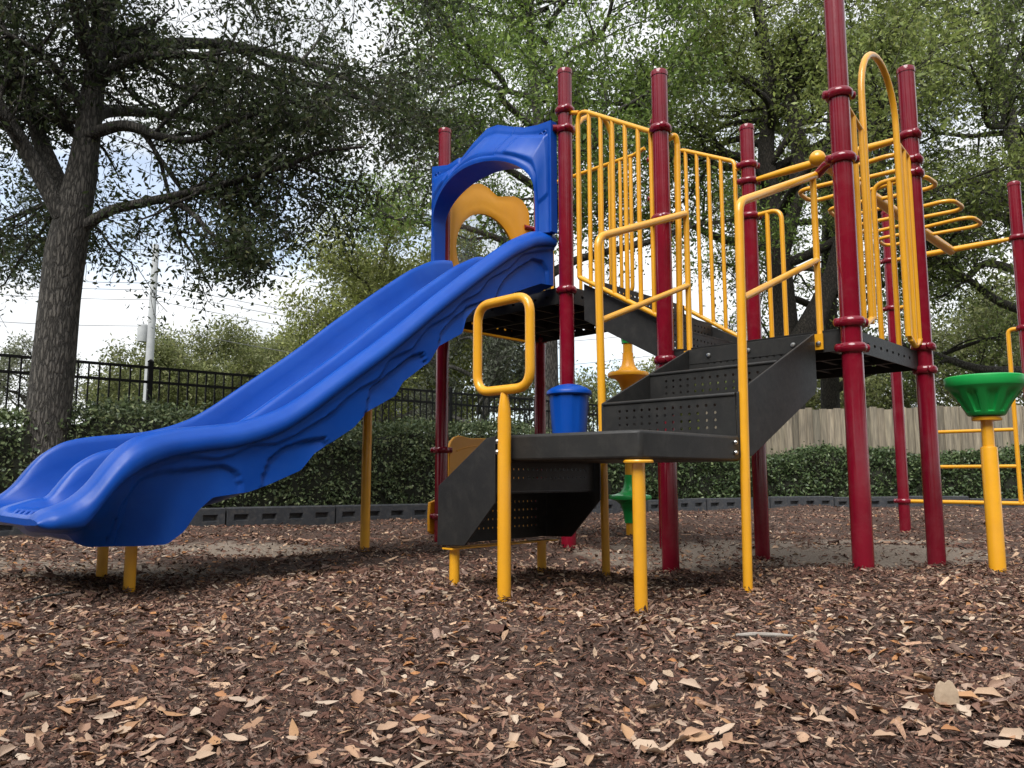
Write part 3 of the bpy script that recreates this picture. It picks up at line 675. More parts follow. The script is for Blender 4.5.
for t in ts_:
    r, f_, b_ = float(Rm(t)), float(Fl(t)), float(Bt(t))
    f_ = min(f_, r-.005); endf = sst((t+3.5)/.12)   # 1 away from the lip, 0 at its end
    lipr = .045*(1-math.sqrt(max(0, 1-min(1, max(0, (-t-3.445)/.056))**2)))
    r -= lipr; b_ += lipr*.8; f_ = min(f_, r-.002)
    h = r-f_; q = min(.05, h*.6)
    wv = float(WVt(t)); az = archz(t)
    flare = .055*sst((-t-2.85)/.3)-.045*sst((-t-3.40)/.1)**2
    side = []; dl = .132+.03*sst((-t-2.75)/.4); dl = min(dl, (r-b_)*.8); zt0 = r-dl
    for k in range(NS+1):
        u = k/NS; z = b_+(zt0-b_)*u
        inn = .010+.024*sst((-t-2.75)/.4)*sst((t+3.45)/.12)
        inn += .015*sst((wv-z)/.010) if t > -3.1 else 0
        inn += .024*sst((az-z)/.010)*(1-.7*min(1, max(0, (az-z)/max(.05, az-b_))))
        inn += (.03*sst((-t-2.55)/.25)+.15*sst((-t-2.8)/.4))*(1-u)**1.3
        side.append((inn, z))
    prof = [(SN+a-flare*sst((z-b_)/max(zt0-b_, .01)), z) for a, z in side]
    fl2 = flare; hr_ = r-zt0
    prof += [(SN-fl2-.004, zt0+.002), (SN-fl2-.013, zt0+.10*hr_), (SN-fl2-.016, zt0+.28*hr_), (SN-fl2-.012, zt0+.46*hr_), (SN-fl2-.003, zt0+.60*hr_), (SN-fl2+.006, zt0+.66*hr_), (SN-fl2+.022, zt0+.80*hr_), (SN-fl2+.042, zt0+.91*hr_), (SN+.058, r-.004), (SN+.072, r), (SN+.086, r-.006*min(1, h/.1)), (SN+.10, r-.10*h), (SN+.115, r-.35*h), (SN+.135, r-.62*h), (SN+.17, f_+.14*h), (SN+.21, f_+.03*h), (SN+.28, f_)]
    dv = min(.055*sst((-t-.05)/.25)+.02+.09*sst((t+.3)/.25), h*.6); rm_ = r-dv*sst((h-.02)/.15); hm = rm_-f_
    prof += [(SMID-.19, f_), (SMID-.14, f_+.03*hm), (SMID-.105, f_+.14*hm), (SMID-.078, f_+.36*hm), (SMID-.06, f_+.64*hm), (SMID-.046, f_+.88*hm), (SMID-.03, rm_-.008*min(1, hm/.1)), (SMID-.012, rm_-.001), (SMID, rm_)]
    mir = [(2*SMID-a, z) for a, z in prof[:-1]][::-1]
    prof = prof+mir
    # underside
    nb = 8; s0, s1 = prof[-1][0], prof[0][0]
    prof += [(s0+(s1-s0)*k/nb, min(b_+.015, f_-.03)) for k in range(1, nb)]
    rows.append([P(s, t, z) for s, z in prof]+[P(prof[0][0], t, prof[0][1])])
mb = MB(); mb.grid(rows); k = len(rows[0])
mb.f.append(tuple(range(k-1))); mb.f.append(tuple(reversed(range((len(rows)-1)*k, (len(rows)-1)*k+k-1))))
slide = mb.build('slide', 'blue', PS, angle=55); slide['label'] = 'blue double slide with wavy side skirts'
# grip ridges on the near lip
for i in range(5):
    s = 2.36+.085*i; mb = MB(); mb.tube([P(s, -3.27, .392), P(s, -3.36, .402), P(s, -3.455, .402), P(s, -3.497, .372)], [.003, .012, .013, .006], 10); mb.build('grip_ridge', 'blue', slide)
for s, t, zt3 in [(2.52, -2.985, .24), (3.12, -2.92, .24), (3.0, -1.22, 1.36)]:
    mb = MB(); mb.tube([P(s, t, -.15), P(s, t, zt3)], .034 if t > -2 else .029, 18); mb.build('support_leg', 'yellow', slide)

# hood over the slide -----------------------------------------------------------
HC, HW = 2.90, .715
def outer(u):
    """u 0..1 from right foot over the top to the left foot -> (s,z)"""
    pts = [(2.185, 2.46), (2.185, 2.85), (2.185, 3.365), (2.33, 3.372), (2.48, 3.40), (2.66, 3.475), (2.80, 3.535), (2.93, 3.545), (3.10, 3.47), (3.25, 3.38), (3.42, 3.355), (3.64, 3.40), (3.64, 2.85), (3.64, 2.46)]
    us_ = [0, .14, .29, .34, .40, .45, .48, .51, .55, .59, .64, .71, .86, 1]
    return np.interp(u, us_, [p[0] for p in pts]), np.interp(u, us_, [p[1] for p in pts])
def inner(u):
    a = PI*u
    if u < .22: s, z = 2.305, 2.46+.36*(u/.22)
    elif u > .78: s, z = 3.525, 2.46+.36*((1-u)/.22)
    else:
        a = PI*(u-.22)/.56; s, z = 2.915-.61*math.cos(a), 2.82+.33*math.sin(a)
    return s, z
US = np.linspace(0, 1, 201); rows = []
for u in US:
    so_, zo = outer(u); si, zi = inner(u)
    top = math.exp(-((u-.5)/.17)**4); brow = .13*math.exp(-((u-.5)/.20)**2)
    row = []
    K = 26
    for j in range(K+1):
        v = j/K; s, z = si+(so_-si)*v, zi+(zo-zi)*v
        groove = -.012*math.exp(-((v-.78)/.05)**2)-.010*math.exp(-((v-.16)/.04)**2)
        groove += -.014*(sst((u-.425)/.01)*sst((.60-u)/.01)*sst((v-.10)/.05))*1.3+.014*(sst((u-.12)/.01)*sst((.405-u)/.01)+sst((u-.62)/.01)*sst((.88-u)/.01))*sst((v-.2)/.05)*sst((.74-v)/.05)
        bulge = .055*(1-sst(v/.75))+brow*(1-sst((v-.05)/.9))+.03*math.sin(PI*v)*top
        row.append(P(s, -.115-bulge-groove*-1*0+ -groove, z))
    # wrap round the outer edge to the back and inside again
    back = [P(so_, -.045, zo), P(si+(so_-si)*.5, -.042, zi+(zo-zi)*.5), P(si, -.045, zi)]
    rows.append(row+back+[row[0]])
mb = MB(); mb.grid(rows); k = len(rows[0]); mb.f.append(tuple(range(k-1))); mb.f.append(tuple(reversed(range((len(rows)-1)*k, (len(rows)-1)*k+k-1))))
hood = mb.build('slide_hood', 'blue', PS, angle=50)
for cs, cz in ((2.27, 3.27), (3.56, 3.29)):                        # raised loop emblems in the hood's corners
    mb = MB()
    for a0 in range(3):
        a = a0*2*PI/3+.4; c = P(cs+.022*math.cos(a), -.116, cz+.022*math.sin(a))
        mb.tube([c+P(.018*math.cos(q), 0, .018*math.sin(q)) for q in np.linspace(0, 2*PI, 13)[:-1]], .0045, 6, closed=True)
    mb.build('emblem', 'blue', hood)

# yellow window panel (A - A2) -----------------------------------------------------
def panel(name, outl, hole, s, th, parent, relief=None):
    """loft ring between outline and hole, both lists of (t,z) with same count"""
    rows = []; K = 8
    for (ot, oz), (ht, hz) in zip(outl, hole):
        row = []
        for j in range(K+1):
            v = j/K; g = .014*math.exp(-((v-.82)/.05)**2)+.014*(1-sst(v/.16))+.010*math.exp(-((v-.3)/.05)**2)
            row.append(P(s-th/2+g, ht+(ot-ht)*v, hz+(oz-hz)*v))
        row += [P(s+th/2, ot, oz), P(s+th/2, ht, hz), row[0]]
        rows.append(row)
    mb = MB(); mb.grid(rows+[rows[0]]); return mb.build(name, 'yellow_plastic', parent, angle=45)
def resample(poly, n):
    poly = [Vector((a, b_, 0)) for a, b_ in poly]; d = [0]
    for a, b_ in zip(poly, poly[1:]+poly[:1]): d.append(d[-1]+(b_-a).length)
    px = [p.x for p in poly]+[poly[0].x]; py = [p.y for p in poly]+[poly[0].y]
    u = np.linspace(0, d[-1], n+1)[:-1]
    return list(zip(np.interp(u, d, px), np.interp(u, d, py)))
ol = [(.62, 1.92), (.10, 1.92), (.10, 2.6), (.11, 3.14), (.17, 3.23), (.28, 3.28), (.36, 3.36), (.48, 3.41), (.60, 3.40), (.72, 3.34), (.84, 3.37), (.98, 3.41), (1.10, 3.39), (1.19, 3.30), (1.20, 2.6), (1.20, 1.92)]
hc, hr = .60, .40
ol = resample(ol, 80)
# match hole points by angle from centre
hole = []
for a, b_ in ol:
    an = math.atan2((b_-2.72), a-hc); hole.append((hc+hr*math.cos(an), 2.72+hr*math.sin(an)))
wp = panel('window_panel', ol, hole, 3.655, .04, PS)
mb = MB(); rows = []
for i in range(9):
    a = PI/2*i/8; rows.append([P(3.66+.12*math.sin(a), hc+hr*math.cos(a)*math.cos(q), 2.72+hr*math.cos(a)*math.sin(q)) for q in np.linspace(0, 2*PI, 33)])
mb.grid(rows); mb.build('window_bubble', 'bubble', wp)
# lower play panel under the upper deck
ol2 = [(.6, .06), (-.07, .06), (-.075, .2), (-.07, .34), (.13, .40), (.15, .62), (.15, .86), (.20, .92), (.28, .945), (.36, .93), (.42, .92), (.55, .93), (.7, .925), (.85, .92), (.95, .94), (1.05, .95), (1.13, .92), (1.17, .85), (1.17, .45), (1.20, .34), (1.37, .33), (1.37, .06)]
ol2 = resample(ol2, 70); mb = MB(); mb.prism([P(3.70, a, b_) for a, b_ in ol2], (0, -.035, 0))
lpn = mb.build('play_panel', 'yellow_plastic', PS, bevel=.008)
for c0, c1 in ((.42, .70), (.60, .72)):
    mb = MB(); mb.tube([P(3.664, c0+.07*math.cos(q)*.8, c1+.03*math.cos(q)+.06*math.sin(q)) for q in np.linspace(0, 2*PI, 25)[:-1]], .006, 8, closed=True); mb.build('raised_ring', 'yellow_plastic', lpn)
mb = MB(); mb.tube([P(3.664, .24+.5*u, .80+.05*math.sin(u*PI)) for u in np.linspace(0, 1.6, 20)], .006, 8); mb.build('raised_ridge', 'yellow_plastic', lpn)
mb = MB(); mb.tube([P(3.64, .03, .80), P(3.66, .16, .80)], [.02, .026], 12); mb.build('socket', 'maroon', lpn)
mb = MB(); mb.tube([P(3.62, 1.25, 3.12), P(3.64, 1.12, 3.12)], [.026, .026], 12); mb.build('socket', 'maroon', wp)
for z in (3.31,):
    mb = MB(); mb.tube([P(2.135, -.02, z), P(2.19, -.09, z)], [.026, .026], 12); mb.build('socket', 'maroon', hood)

# blue drum on the near upper post ---------------------------------------------------
dc = P(1.975, -.17, 0)
fl_ = []
mb = MB(); n = 48; rows = []
for z, r in [(.83, .02), (.83, .112), (.84, .122), (.90, .127), (1.0, .135), (1.1, .142), (1.165, .146), (1.17, .13)]:
    rows.append([dc+Vector(((r-(.007*max(0, math.cos(6*a))**6 if .84 < z < 1.166 else 0))*math.cos(a), (r-(.007*max(0, math.cos(6*a))**6 if .84 < z < 1.166 else 0))*math.sin(a), z)) for a in np.linspace(0, 2*PI, n+1)])
mb.grid(rows); drum = mb.build('drum', 'blue', PS)
mb = MB(); mb.lathe([(.01, 1.155), (.158, 1.157), (.165, 1.165), (.165, 1.182), (.158, 1.192), (.13, 1.212), (.08, 1.232), (.03, 1.241), (.002, 1.243)], dc, 40); mb.build('drum_lid', 'blue', drum)
mb = MB(); mb.tube([dc+Vector((.11, .10, 1.02)), P(2.12, -.03, 1.02)], .02, 12); mb.build('bracket', 'maroon', drum)

# ------------------------------------------------------------------ separate play pieces
gd = empty('funnel_drum', (2.835, 4.62, 0)); tag(gd, 'green funnel shaped drum on a yellow post at the right edge', 'play drum')
mb = MB(); n = 96; rows = []
def gr_r(r, a, z, g): return .95*r-(g*(.5+.5*math.tanh(6*(math.cos(10*a)-.15))))
for z, r, g in [(.928, .02, 0), (.928, .098, 0), (.934, .106, 0), (.95, .114, .0), (.958, .119, .014), (1.0, .145, .018), (1.04, .172, .019), (1.066, .189, .018), (1.08, .199, 0), (1.092, .208, 0), (1.10, .216, 0), (1.105, .220, 0), (1.15, .226, 0), (1.158, .224, 0), (1.163, .216, 0), (1.165, .19, 0), (1.15, .17, 0), (1.145, .02, 0)]:
    rows.append([Vector((gr_r(r, a, z, g)*math.cos(a), gr_r(r, a, z, g)*math.sin(a), z)) for a in np.linspace(0, 2*PI, n+1)])
mb.grid(rows); mb.build('bowl', 'green', gd)
mb = MB(); mb.lathe([(.078, .90), (.08, .905), (.08, .922), (.07, .926)], (0, 0, 0), 28); mb.build('flange', 'yellow', gd)
mb = MB(); mb.lathe([(.033, .70), (.033, .90)], (0, 0, 0), 24); mb.build('neck', 'yellow', gd)
mb = MB(); mb.lathe([(.045, -.2), (.045, .735), (.043, .742), (.034, .745)], (0, 0, 0), 28); mb.build('post', 'yellow', gd)

pc = empty('pod_climber', (1.195, 7.9, 0)); tag(pc, 'yellow and green pod climbing pole standing behind the black bench', 'climbing pole')
def podprof(z0): return [(.055, z0+.24), (.058, z0+.17), (.07, z0+.11), (.10, z0+.065), (.15, z0+.045), (.205, z0+.035), (.213, z0+.015), (.208, z0-.005), (.15, z0-.02), (.10, z0-.06), (.075, z0-.13), (.062, z0-.24)][::-1]
mb = MB(); mb.lathe([(.05, -.2), (.05, 2.5)], (0, 0, 0), 24); mb.build('pole', 'yellow', pc)
for z, mt in ((.345, 'green'), (.98, 'yellow_plastic'), (1.59, 'yellow_plastic'), (2.17, 'green')):
    mb = MB(); mb.lathe(podprof(z), (0, 0, 0), 36); mb.build('pod', mt, pc)

# ------------------------------------------------------------------ border timbers
cp = [Vector((a, b_, 0)) for a, b_ in CURB]; d = [0]
for a, b_ in zip(cp, cp[1:]): d.append(d[-1]+(b_-a).length)
def curb_at(L): return Vector((np.interp(L, d, [p.x for p in cp]), np.interp(L, d, [p.y for p in cp]), 0))
L0 = 1.27+2*1.32; seg = 1.32; ci = 0
CL = ['border timber outside the left picture edge', 'black border timber at the left edge, half hidden by the mouth of the slide', 'black border timber almost wholly hidden behind the lower end of the blue slide',
      'black pocketed border timber showing whole under the bulging side of the blue slide', 'black pocketed border timber crossed by the yellow leg under the middle of the slide',
      'black border timber hidden behind the lower black steps and the yellow grab post', 'black border timber behind the lower black steps, right of the grab post', 'black border timber behind the green pod of the climbing pole',
      'black border timber just right of the two close maroon posts under the black stair', 'black border timber between the yellow handrail leg and the maroon post right of it', 'black pocketed border timber in the open gap left of the thickest maroon post',
      'black border timber passing behind the thickest, nearest maroon post', 'black border timber between the nearest maroon posts and the end ladder', 'black border timber behind the green funnel drum post', 'border timber outside the right picture edge']
def timber_mb(ln):
    hh, dp = .215, .12; mb = MB(); l = ln-.02
    # front face with four recessed pockets
    xs_ = [0]; 
    for k in range(4):
        c = l*(k+.5)/4; xs_ += [c-.085, c+.085]
    xs_.append(l); zs = [-.06, .075, .15, hh]
    for i in range(len(xs_)-1):
        for j in range(3):
            x0, x1, z0, z1 = xs_[i], xs_[i+1], zs[j], zs[j+1]
            if i % 2 == 1 and j == 1:
                k = len(mb.v); q = .02
                mb.v += [Vector(p) for p in [(x0, 0, z0), (x1, 0, z0), (x1, 0, z1), (x0, 0, z1), (x0+q, .05, z0+.014), (x1-q, .05, z0+.014), (x1-q, .05, z1-.01), (x0+q, .05, z1-.01)]]
                mb.f += [(k, k+1, k+5, k+4), (k+1, k+2, k+6, k+5), (k+2, k+3, k+7, k+6), (k+3, k, k+4, k+7), (k+4, k+5, k+6, k+7)]
            else:
                k = len(mb.v); mb.v += [Vector(p) for p in [(x0, 0, z0), (x1, 0, z0), (x1, 0, z1), (x0, 0, z1)]]; mb.f.append((k, k+1, k+2, k+3))
    k = len(mb.v); mb.v += [Vector(p) for p in [(0, 0, -.06), (l, 0, -.06), (l, 0, hh), (0, 0, hh), (.012, .014, hh+.012), (l-.012, .014, hh+.012), (l-.012, dp-.01, hh+.012), (.012, dp-.01, hh+.012), (l, dp, hh), (0, dp, hh), (l, dp, -.06), (0, dp, -.06)]]
    mb.f += [(k+3, k+2, k+5, k+4), (k+4, k+5, k+6, k+7), (k+7, k+6, k+8, k+9), (k+9, k+8, k+10, k+11), (k+1, k+10, k+8, k+2), (k, k+3, k+9, k+11), (k+2, k+8, k+6, k+5), (k+3, k+4, k+7, k+9)]
    return mb
proto = timber_mb(seg).build('border_timber', 'curb', smooth=False)
Ls = []; L = L0
while len(Ls) < 15: Ls.append(L); L += seg
for i, L in enumerate(Ls):
    a, b_ = curb_at(L), curb_at(L+seg); o = proto if i == 0 else proto.copy()
    if i: COL.objects.link(o)
    dv = b_-a; o.location = (a.x, a.y, float(gz(a.x, a.y))-.005-.02*min(1, max(0, (a.x-1)/3))); o.rotation_euler = (0, 0, math.atan2(dv.y, dv.x)); o.scale = (dv.length/seg, 1, 1); o.rotation_euler.x = random.gauss(0, .03); o.rotation_euler.y = random.gauss(0, .008)
    tag(o, CL[i], 'border timber', 'border timbers round the mulch')

# ------------------------------------------------------------------ vegetation
def leaf_mesh(C, size, rng, pal, pw, up=.3, droop=0, aspect=(.3, .5)):
    """diamond leaves bent along the midrib"""
    n = len(C); D = rng.normal(0, 1, (n, 3)); D[:, 2] -= droop; D /= np.linalg.norm(D, axis=1)[:, None]
    U = rng.normal(0, 1, (n, 3)); U[:, 2] += up; Y = np.cross(D, U); Y /= np.linalg.norm(Y, axis=1)[:, None]; Z = np.cross(D, Y)
    L = size*rng.uniform(.6, 1.3, n); Wd_ = L*rng.uniform(*aspect, n)
    l, w_, z = D*L[:, None]/2, Y*Wd_[:, None]/2, Z*(L*.06)[:, None]
    Pn = np.stack([C-l, C-l*.1+w_+z, C+l, C-l*.1-w_+z], 1).reshape(-1, 3)
    F = np.arange(4*n).reshape(n, 4)
    c = np.array(pal)[rng.choice(len(pal), n, p=pw)]*rng.uniform(.7, 1.3, n)[:, None]
    return Pn, F, np.repeat(c, 4, 0)

class TubeNP:
    def __init__(s, n=6): s.V = []; s.F = []; s.o = 0; s.n = n
    def add(s, pts, rs, n=None):
        n = n or s.n; pts = np.asarray(pts, float); k = len(pts)
        T = np.gradient(pts, axis=0); T /= np.linalg.norm(T, axis=1)[:, None]+1e-9
        up = np.array([0, 0, 1.]) if abs(T[0, 2]) < .9 else np.array([1., 0, 0])
        X = up-T*(T@up)[:, None]; X /= np.linalg.norm(X, axis=1)[:, None]+1e-9; Y = np.cross(T, X)
        a = np.linspace(0, 2*PI, n, endpoint=False)
        ring = pts[:, None]+(X[:, None]*np.cos(a)[None, :, None]+Y[:, None]*np.sin(a)[None, :, None])*np.asarray(rs)[:, None, None]
        s.V.append(ring.reshape(-1, 3)); i = np.arange(k-1)[:, None]*n; j = np.arange(n)[None]; j2 = (j+1) % n
        s.F.append(np.stack([i+j, i+j2, i+n+j2, i+n+j], -1).reshape(-1, 4)+s.o); s.o += k*n

def spline(pts, m=4):
    pts = [np.array(p, float) for p in pts]; out = []
    for i in range(len(pts)-1):
        p0, p1, p2, p3 = pts[max(0, i-1)], pts[i], pts[i+1], pts[min(len(pts)-1, i+2)]
        for j in range(m):
            t = j/m; out.append(.5*(2*p1+(p2-p0)*t+(2*p0-5*p1+4*p2-p3)*t*t+(3*p1-p0-3*p2+p3)*t**3))
    out.append(pts[-1]); return np.array(out)

def grow(tb, path, r0, r1, rng, spec, leaves, lvl=0, first=.25, twigs=None):
    """tube along path, then children; leaf anchor points collected from the last level"""
    k = len(path)
    if isinstance(r0, list): rs = np.interp(np.linspace(0, 1, k), np.linspace(0, 1, len(r0)), r0); r0 = r0[0]*.7
    else: rs = np.linspace(r0, r1, k)
    tb.add(path, rs, 16 if r0 > .15 else (10 if r0 > .08 else (6 if r0 > .02 else 4)))
    if lvl >= len(spec): return
    cnt, ln, spread, gravity = spec[lvl]; last = lvl == len(spec)-1
    for _ in range(cnt):
        u = rng.uniform(first, 1)**.8; i = min(k-2, int(u*(k-1))); p = path[i]
        tdir = path[min(k-1, i+1)]-path[i]; tdir = tdir/(np.linalg.norm(tdir)+1e-9)
        dr = rng.normal(0, 1, 3)*spread+tdir; dr[2] += gravity; dr /= np.linalg.norm(dr)
        L = ln*rng.uniform(.55, 1.25)*(1.1-.4*u); m = 5 if not last else 4
        pts = [p]; q = p.copy(); dd = dr.copy()
        for s in range(m):
            dd = dd+rng.normal(0, .22, 3); dd[2] += gravity*.15; dd /= np.linalg.norm(dd); q = q+dd*L/m; pts.append(q.copy())
        pts = np.array(pts); rr = max(.004, rs[i]*.5)
        if last: leaves.append(pts); tb.add(pts, np.linspace(min(rr, .008), .0025, len(pts)), 3)
        else: grow(tb, pts, min(rr, r0*.5), max(.004, rr*.3), rng, spec, leaves, lvl+1, .2)

def tree(label, limbs, spec, nleaf, lsize, lspread, pal, pw, bark, seed, cat='tree', name='oak_tree', group=None, mat='leaf', droop=0., up=.3):
    rng = np.random.default_rng(seed); tb = TubeNP(); leaves = []
    base = np.array(limbs[0][0][0], float)
    root = empty(name, tuple(base)); tag(root, label, cat, group)
    for lb in limbs:
        pts, r0, r1 = lb[:3]; sp = lb[3] if len(lb) > 3 else spec
        path = spline(pts)-base
        grow(tb, path, r0, r1, rng, sp, leaves, 0, lb[4] if len(lb) > 4 else .25)
    np_mesh('trunk', np.vstack(tb.V), np.vstack(tb.F), bark, root, smooth=True)
    A = np.array([l[rng.integers(0, len(l))] for l in leaves for _ in range(1)])
    tw = np.array([l[[0, -1]] for l in leaves]); ti = rng.integers(0, len(tw), nleaf); u = rng.uniform(.1, 1.1, nleaf)[:, None]
    C = tw[ti, 0]*(1-u)+tw[ti, 1]*u+rng.normal(0, lspread, (nleaf, 3))
    v, f, c = leaf_mesh(C, lsize, rng, pal, pw, up, droop)
    cl = rng.uniform(.72, 1.3, len(tw))[ti]; c = c*np.repeat(cl, 4)[:, None]      # each twig's leaves differ a little in shade
    np_mesh('crown', v, f, mat, root, col=c)
    return root

# near oak at the left
Y0 = 8.4
trunk = [(-5.0, Y0, -.1), (-5.02, Y0, .6), (-5.04, Y0, 1.07), (-5.02, Y0, 1.72), (-5.0, Y0, 2.51), (-4.97, Y0, 3.07), (-4.9, Y0, 3.6), (-4.86, Y0+.05, 4.24), (-4.85, Y0+.1, 4.95), (-4.81, Y0+.1, 5.7), (-4.77, Y0, 6.8), (-4.75, Y0, 8.2)]
S3 = [(11, 1.8, .85, .02), (8, .9, .9, -.12), (5, .45, .9, -.2)]
limbs = [(trunk, [.30, .24, .225, .215, .205, .21, .18, .145, .125, .10, .08, .05], .05, [(18, 2.0, .9, .1), (7, .8, .8, -.05), (5, .4, .8, -.1)], .6),
    ([(-4.97, 8.3, 3.4), (-5.26, 8.2, 3.98), (-5.45, 8.1, 4.32), (-5.64, 8.0, 4.67), (-6.0, 7.9, 5.25), (-6.7, 7.6, 6.0)], .10, .04, S3),
    ([(-5.0, 8.45, 3.5), (-5.25, 8.55, 4.0), (-5.48, 8.6, 4.45), (-5.7, 8.65, 5.0), (-5.96, 8.7, 5.4), (-6.6, 8.9, 6.2)], .115, .045, S3),
    ([(-4.9, 8.4, 3.25), (-4.5, 8.35, 3.5), (-4.06, 8.3, 3.59), (-3.51, 8.2, 3.67), (-2.95, 8.1, 3.77), (-2.5, 8.1, 3.91), (-2.06, 8.0, 4.04), (-1.6, 8.0, 4.1)], .072, .015, [(11, 1.0, .9, -.02), (6, .55, .8, -.2), (5, .3, .8, -.2)], .3),
    ([(-3.85, 8.28, 3.62), (-3.6, 8.2, 3.5), (-3.39, 8.1, 3.33), (-3.16, 8.0, 3.1), (-2.83, 7.95, 2.95), (-2.49, 7.9, 2.72)], .04, .012, [(6, .6, .8, -.25), (5, .4, .8, -.3), (5, .25, .8, -.25)], .35),
    ([(-4.85, 8.4, 4.4), (-4.45, 8.35, 4.5), (-4.17, 8.3, 4.44), (-3.93, 8.25, 4.33), (-3.53, 8.2, 4.27), (-3.0, 8.1, 4.45), (-2.2, 8.0, 4.7)], .08, .02, S3),
    ([(-4.82, 8.45, 5.1), (-4.45, 8.5, 5.38), (-4.16, 8.5, 5.42), (-3.82, 8.5, 5.44), (-3.47, 8.5, 5.38), (-2.89, 8.5, 5.14), (-2.08, 8.5, 5.02), (-1.4, 8.4, 4.7)], .075, .02, S3),
    ([(-4.8, 8.4, 5.8), (-4.2, 8.2, 6.4), (-3.2, 7.9, 6.7), (-2.2, 7.7, 6.6), (-1.3, 7.5, 6.2)], .09, .02, S3),
    ([(-4.8, 8.3, 5.3), (-4.6, 7.4, 6.0), (-4.0, 6.5, 6.3), (-3.2, 5.9, 6.3)], .09, .02, S3),
    ([(-4.85, 8.5, 4.7), (-5.0, 9.4, 5.2), (-4.6, 10.4, 5.6), (-4.0, 11.3, 5.9)], .1, .02, S3),
    ([(-4.8, 8.5, 5.5), (-3.8, 9.4, 6.1), (-2.6, 10.2, 6.2), (-1.6, 10.8, 5.9)], .09, .02, S3),
    ([(-4.95, 8.6, 3.5), (-5.4, 9.3, 4.0), (-6.2, 10.0, 4.2), (-7.0, 10.4, 4.1)], .07, .02, S3),
    ([(-4.8, 8.4, 6.5), (-5.5, 8.0, 7.2), (-6.4, 7.5, 7.4)], .08, .02, S3)]
PAL_D = [(0.047, 0.067, 0.028), (0.072, 0.096, 0.041), (0.102, 0.125, 0.057), (0.125, 0.129, 0.062)]
tree('tall oak with dark leaves and thick grey trunk at the left beside the slide', limbs, S3, 80000, .076, .12, PAL_D, [.35, .35, .2, .1], 'bark', 3, droop=.3)

# oak behind the slide hood
PAL_M = [(0.105, 0.162, 0.037), (0.157, 0.236, 0.051), (0.224, 0.311, 0.075), (0.268, 0.348, 0.09)]
S4 = [(9, 2.2, .75, .1), (7, 1.0, .8, 0), (5, .5, .8, -.05)]
def auto_limbs(base, h0, h1, n, reach, rise, rng, r0, lean=(0, 0), spec=None, y_sq=1):
    out = []
    for i in range(n):
        u = i/max(1, n-1); z = h0+(h1-h0)*u*.9; a = i*2.4+rng.uniform(-.4, .4); rc = reach*(1.1-.55*u)*rng.uniform(.75, 1.2)
        st = np.array([base[0]+lean[0]*z, base[1]+lean[1]*z, z]); dx = np.array([math.cos(a), math.sin(a)*y_sq, 0])
        pts = [st]
        for k in (1, 2, 3, 4):
            q = k/4; pts.append(st+dx*rc*q+np.array([rng.normal(0, .12)*rc*.4, rng.normal(0, .12)*rc*.4, rise*rc*(q**.8)+rng.normal(0, .15)]))
        out.append((pts, r0*(1-.5*u), .02, spec, .25))
    return out
rg = np.random.default_rng(21)
lim = [([(.78, 16, -.1), (.8, 16, 1.5), (.8, 16, 3.6), (.71, 16, 6.4), (.56, 16, 8.2), (.4, 16, 10.2), (.3, 16, 12.5)], .19, .06, [(10, 2.2, .9, .1), (7, 1.0, .8, 0), (5, .5, .8, 0)], .45)] + auto_limbs((.78, 16), 4.8, 11.5, 15, 4.4, .35, rg, .11, spec=S4)
tree('oak with a straight slim trunk and mid green crown behind the slide hood', lim, S4, 60000, .115, .2, PAL_M, [.3, .35, .25, .1], 'bark', 5)

# large oak behind the right deck, forked dark trunk
PAL_O = [(0.137, 0.174, 0.046), (0.196, 0.248, 0.065), (0.272, 0.323, 0.089), (0.317, 0.347, 0.115)]
rg = np.random.default_rng(8)
lim = [([(6.46, 18, -.1), (6.46, 18, 1.6), (6.43, 18, 3.76), (6.34, 18, 5.69), (6.21, 18, 7.17), (6.17, 18, 8.53), (6.32, 18, 10.0), (6.1, 18, 12.5)], .42, .1, [(8, 2.4, .9, .1), (7, 1.0, .8, 0), (5, .5, .8, 0)], .6),
       ([(6.5, 17.8, 3.2), (6.8, 17.5, 3.95), (7.1, 17.5, 4.5), (7.42, 17.5, 5.2), (7.76, 17.5, 6.27), (8.4, 17.4, 7.5), (9.2, 17.2, 9.2)], .32, .08, [(8, 2.4, .9, .1), (7, 1.0, .8, 0), (5, .5, .8, 0)], .6),
       ([(6.34, 18, 5.69), (6.74, 17.8, 7.17), (6.89, 17.8, 8.43), (6.74, 17.8, 9.55), (6.9, 17.8, 10.3)], .24, .12, [(5, 1.6, .9, .1), (6, .8, .8, 0), (5, .5, .8, 0)], .7),
       ([(6.2, 17.9, 8.0), (6.7, 17.4, 8.7), (7.4, 17.1, 9.1), (8.0, 16.9, 9.6)], .1, .03, S4, .4),
       ([(6.2, 17.9, 7.4), (5.3, 17.4, 8.0), (4.2, 17.1, 7.9), (3.1, 16.9, 7.6)], .13, .03, S4, .3)] + auto_limbs((6.3, 18), 5.5, 12, 13, 4.6, .4, rg, .14, spec=S4)
tree('large olive green oak with dark forked trunk behind the right deck', lim, S4, 60000, .12, .2, PAL_O, [.25, .35, .28, .12], 'bark_dark', 6)
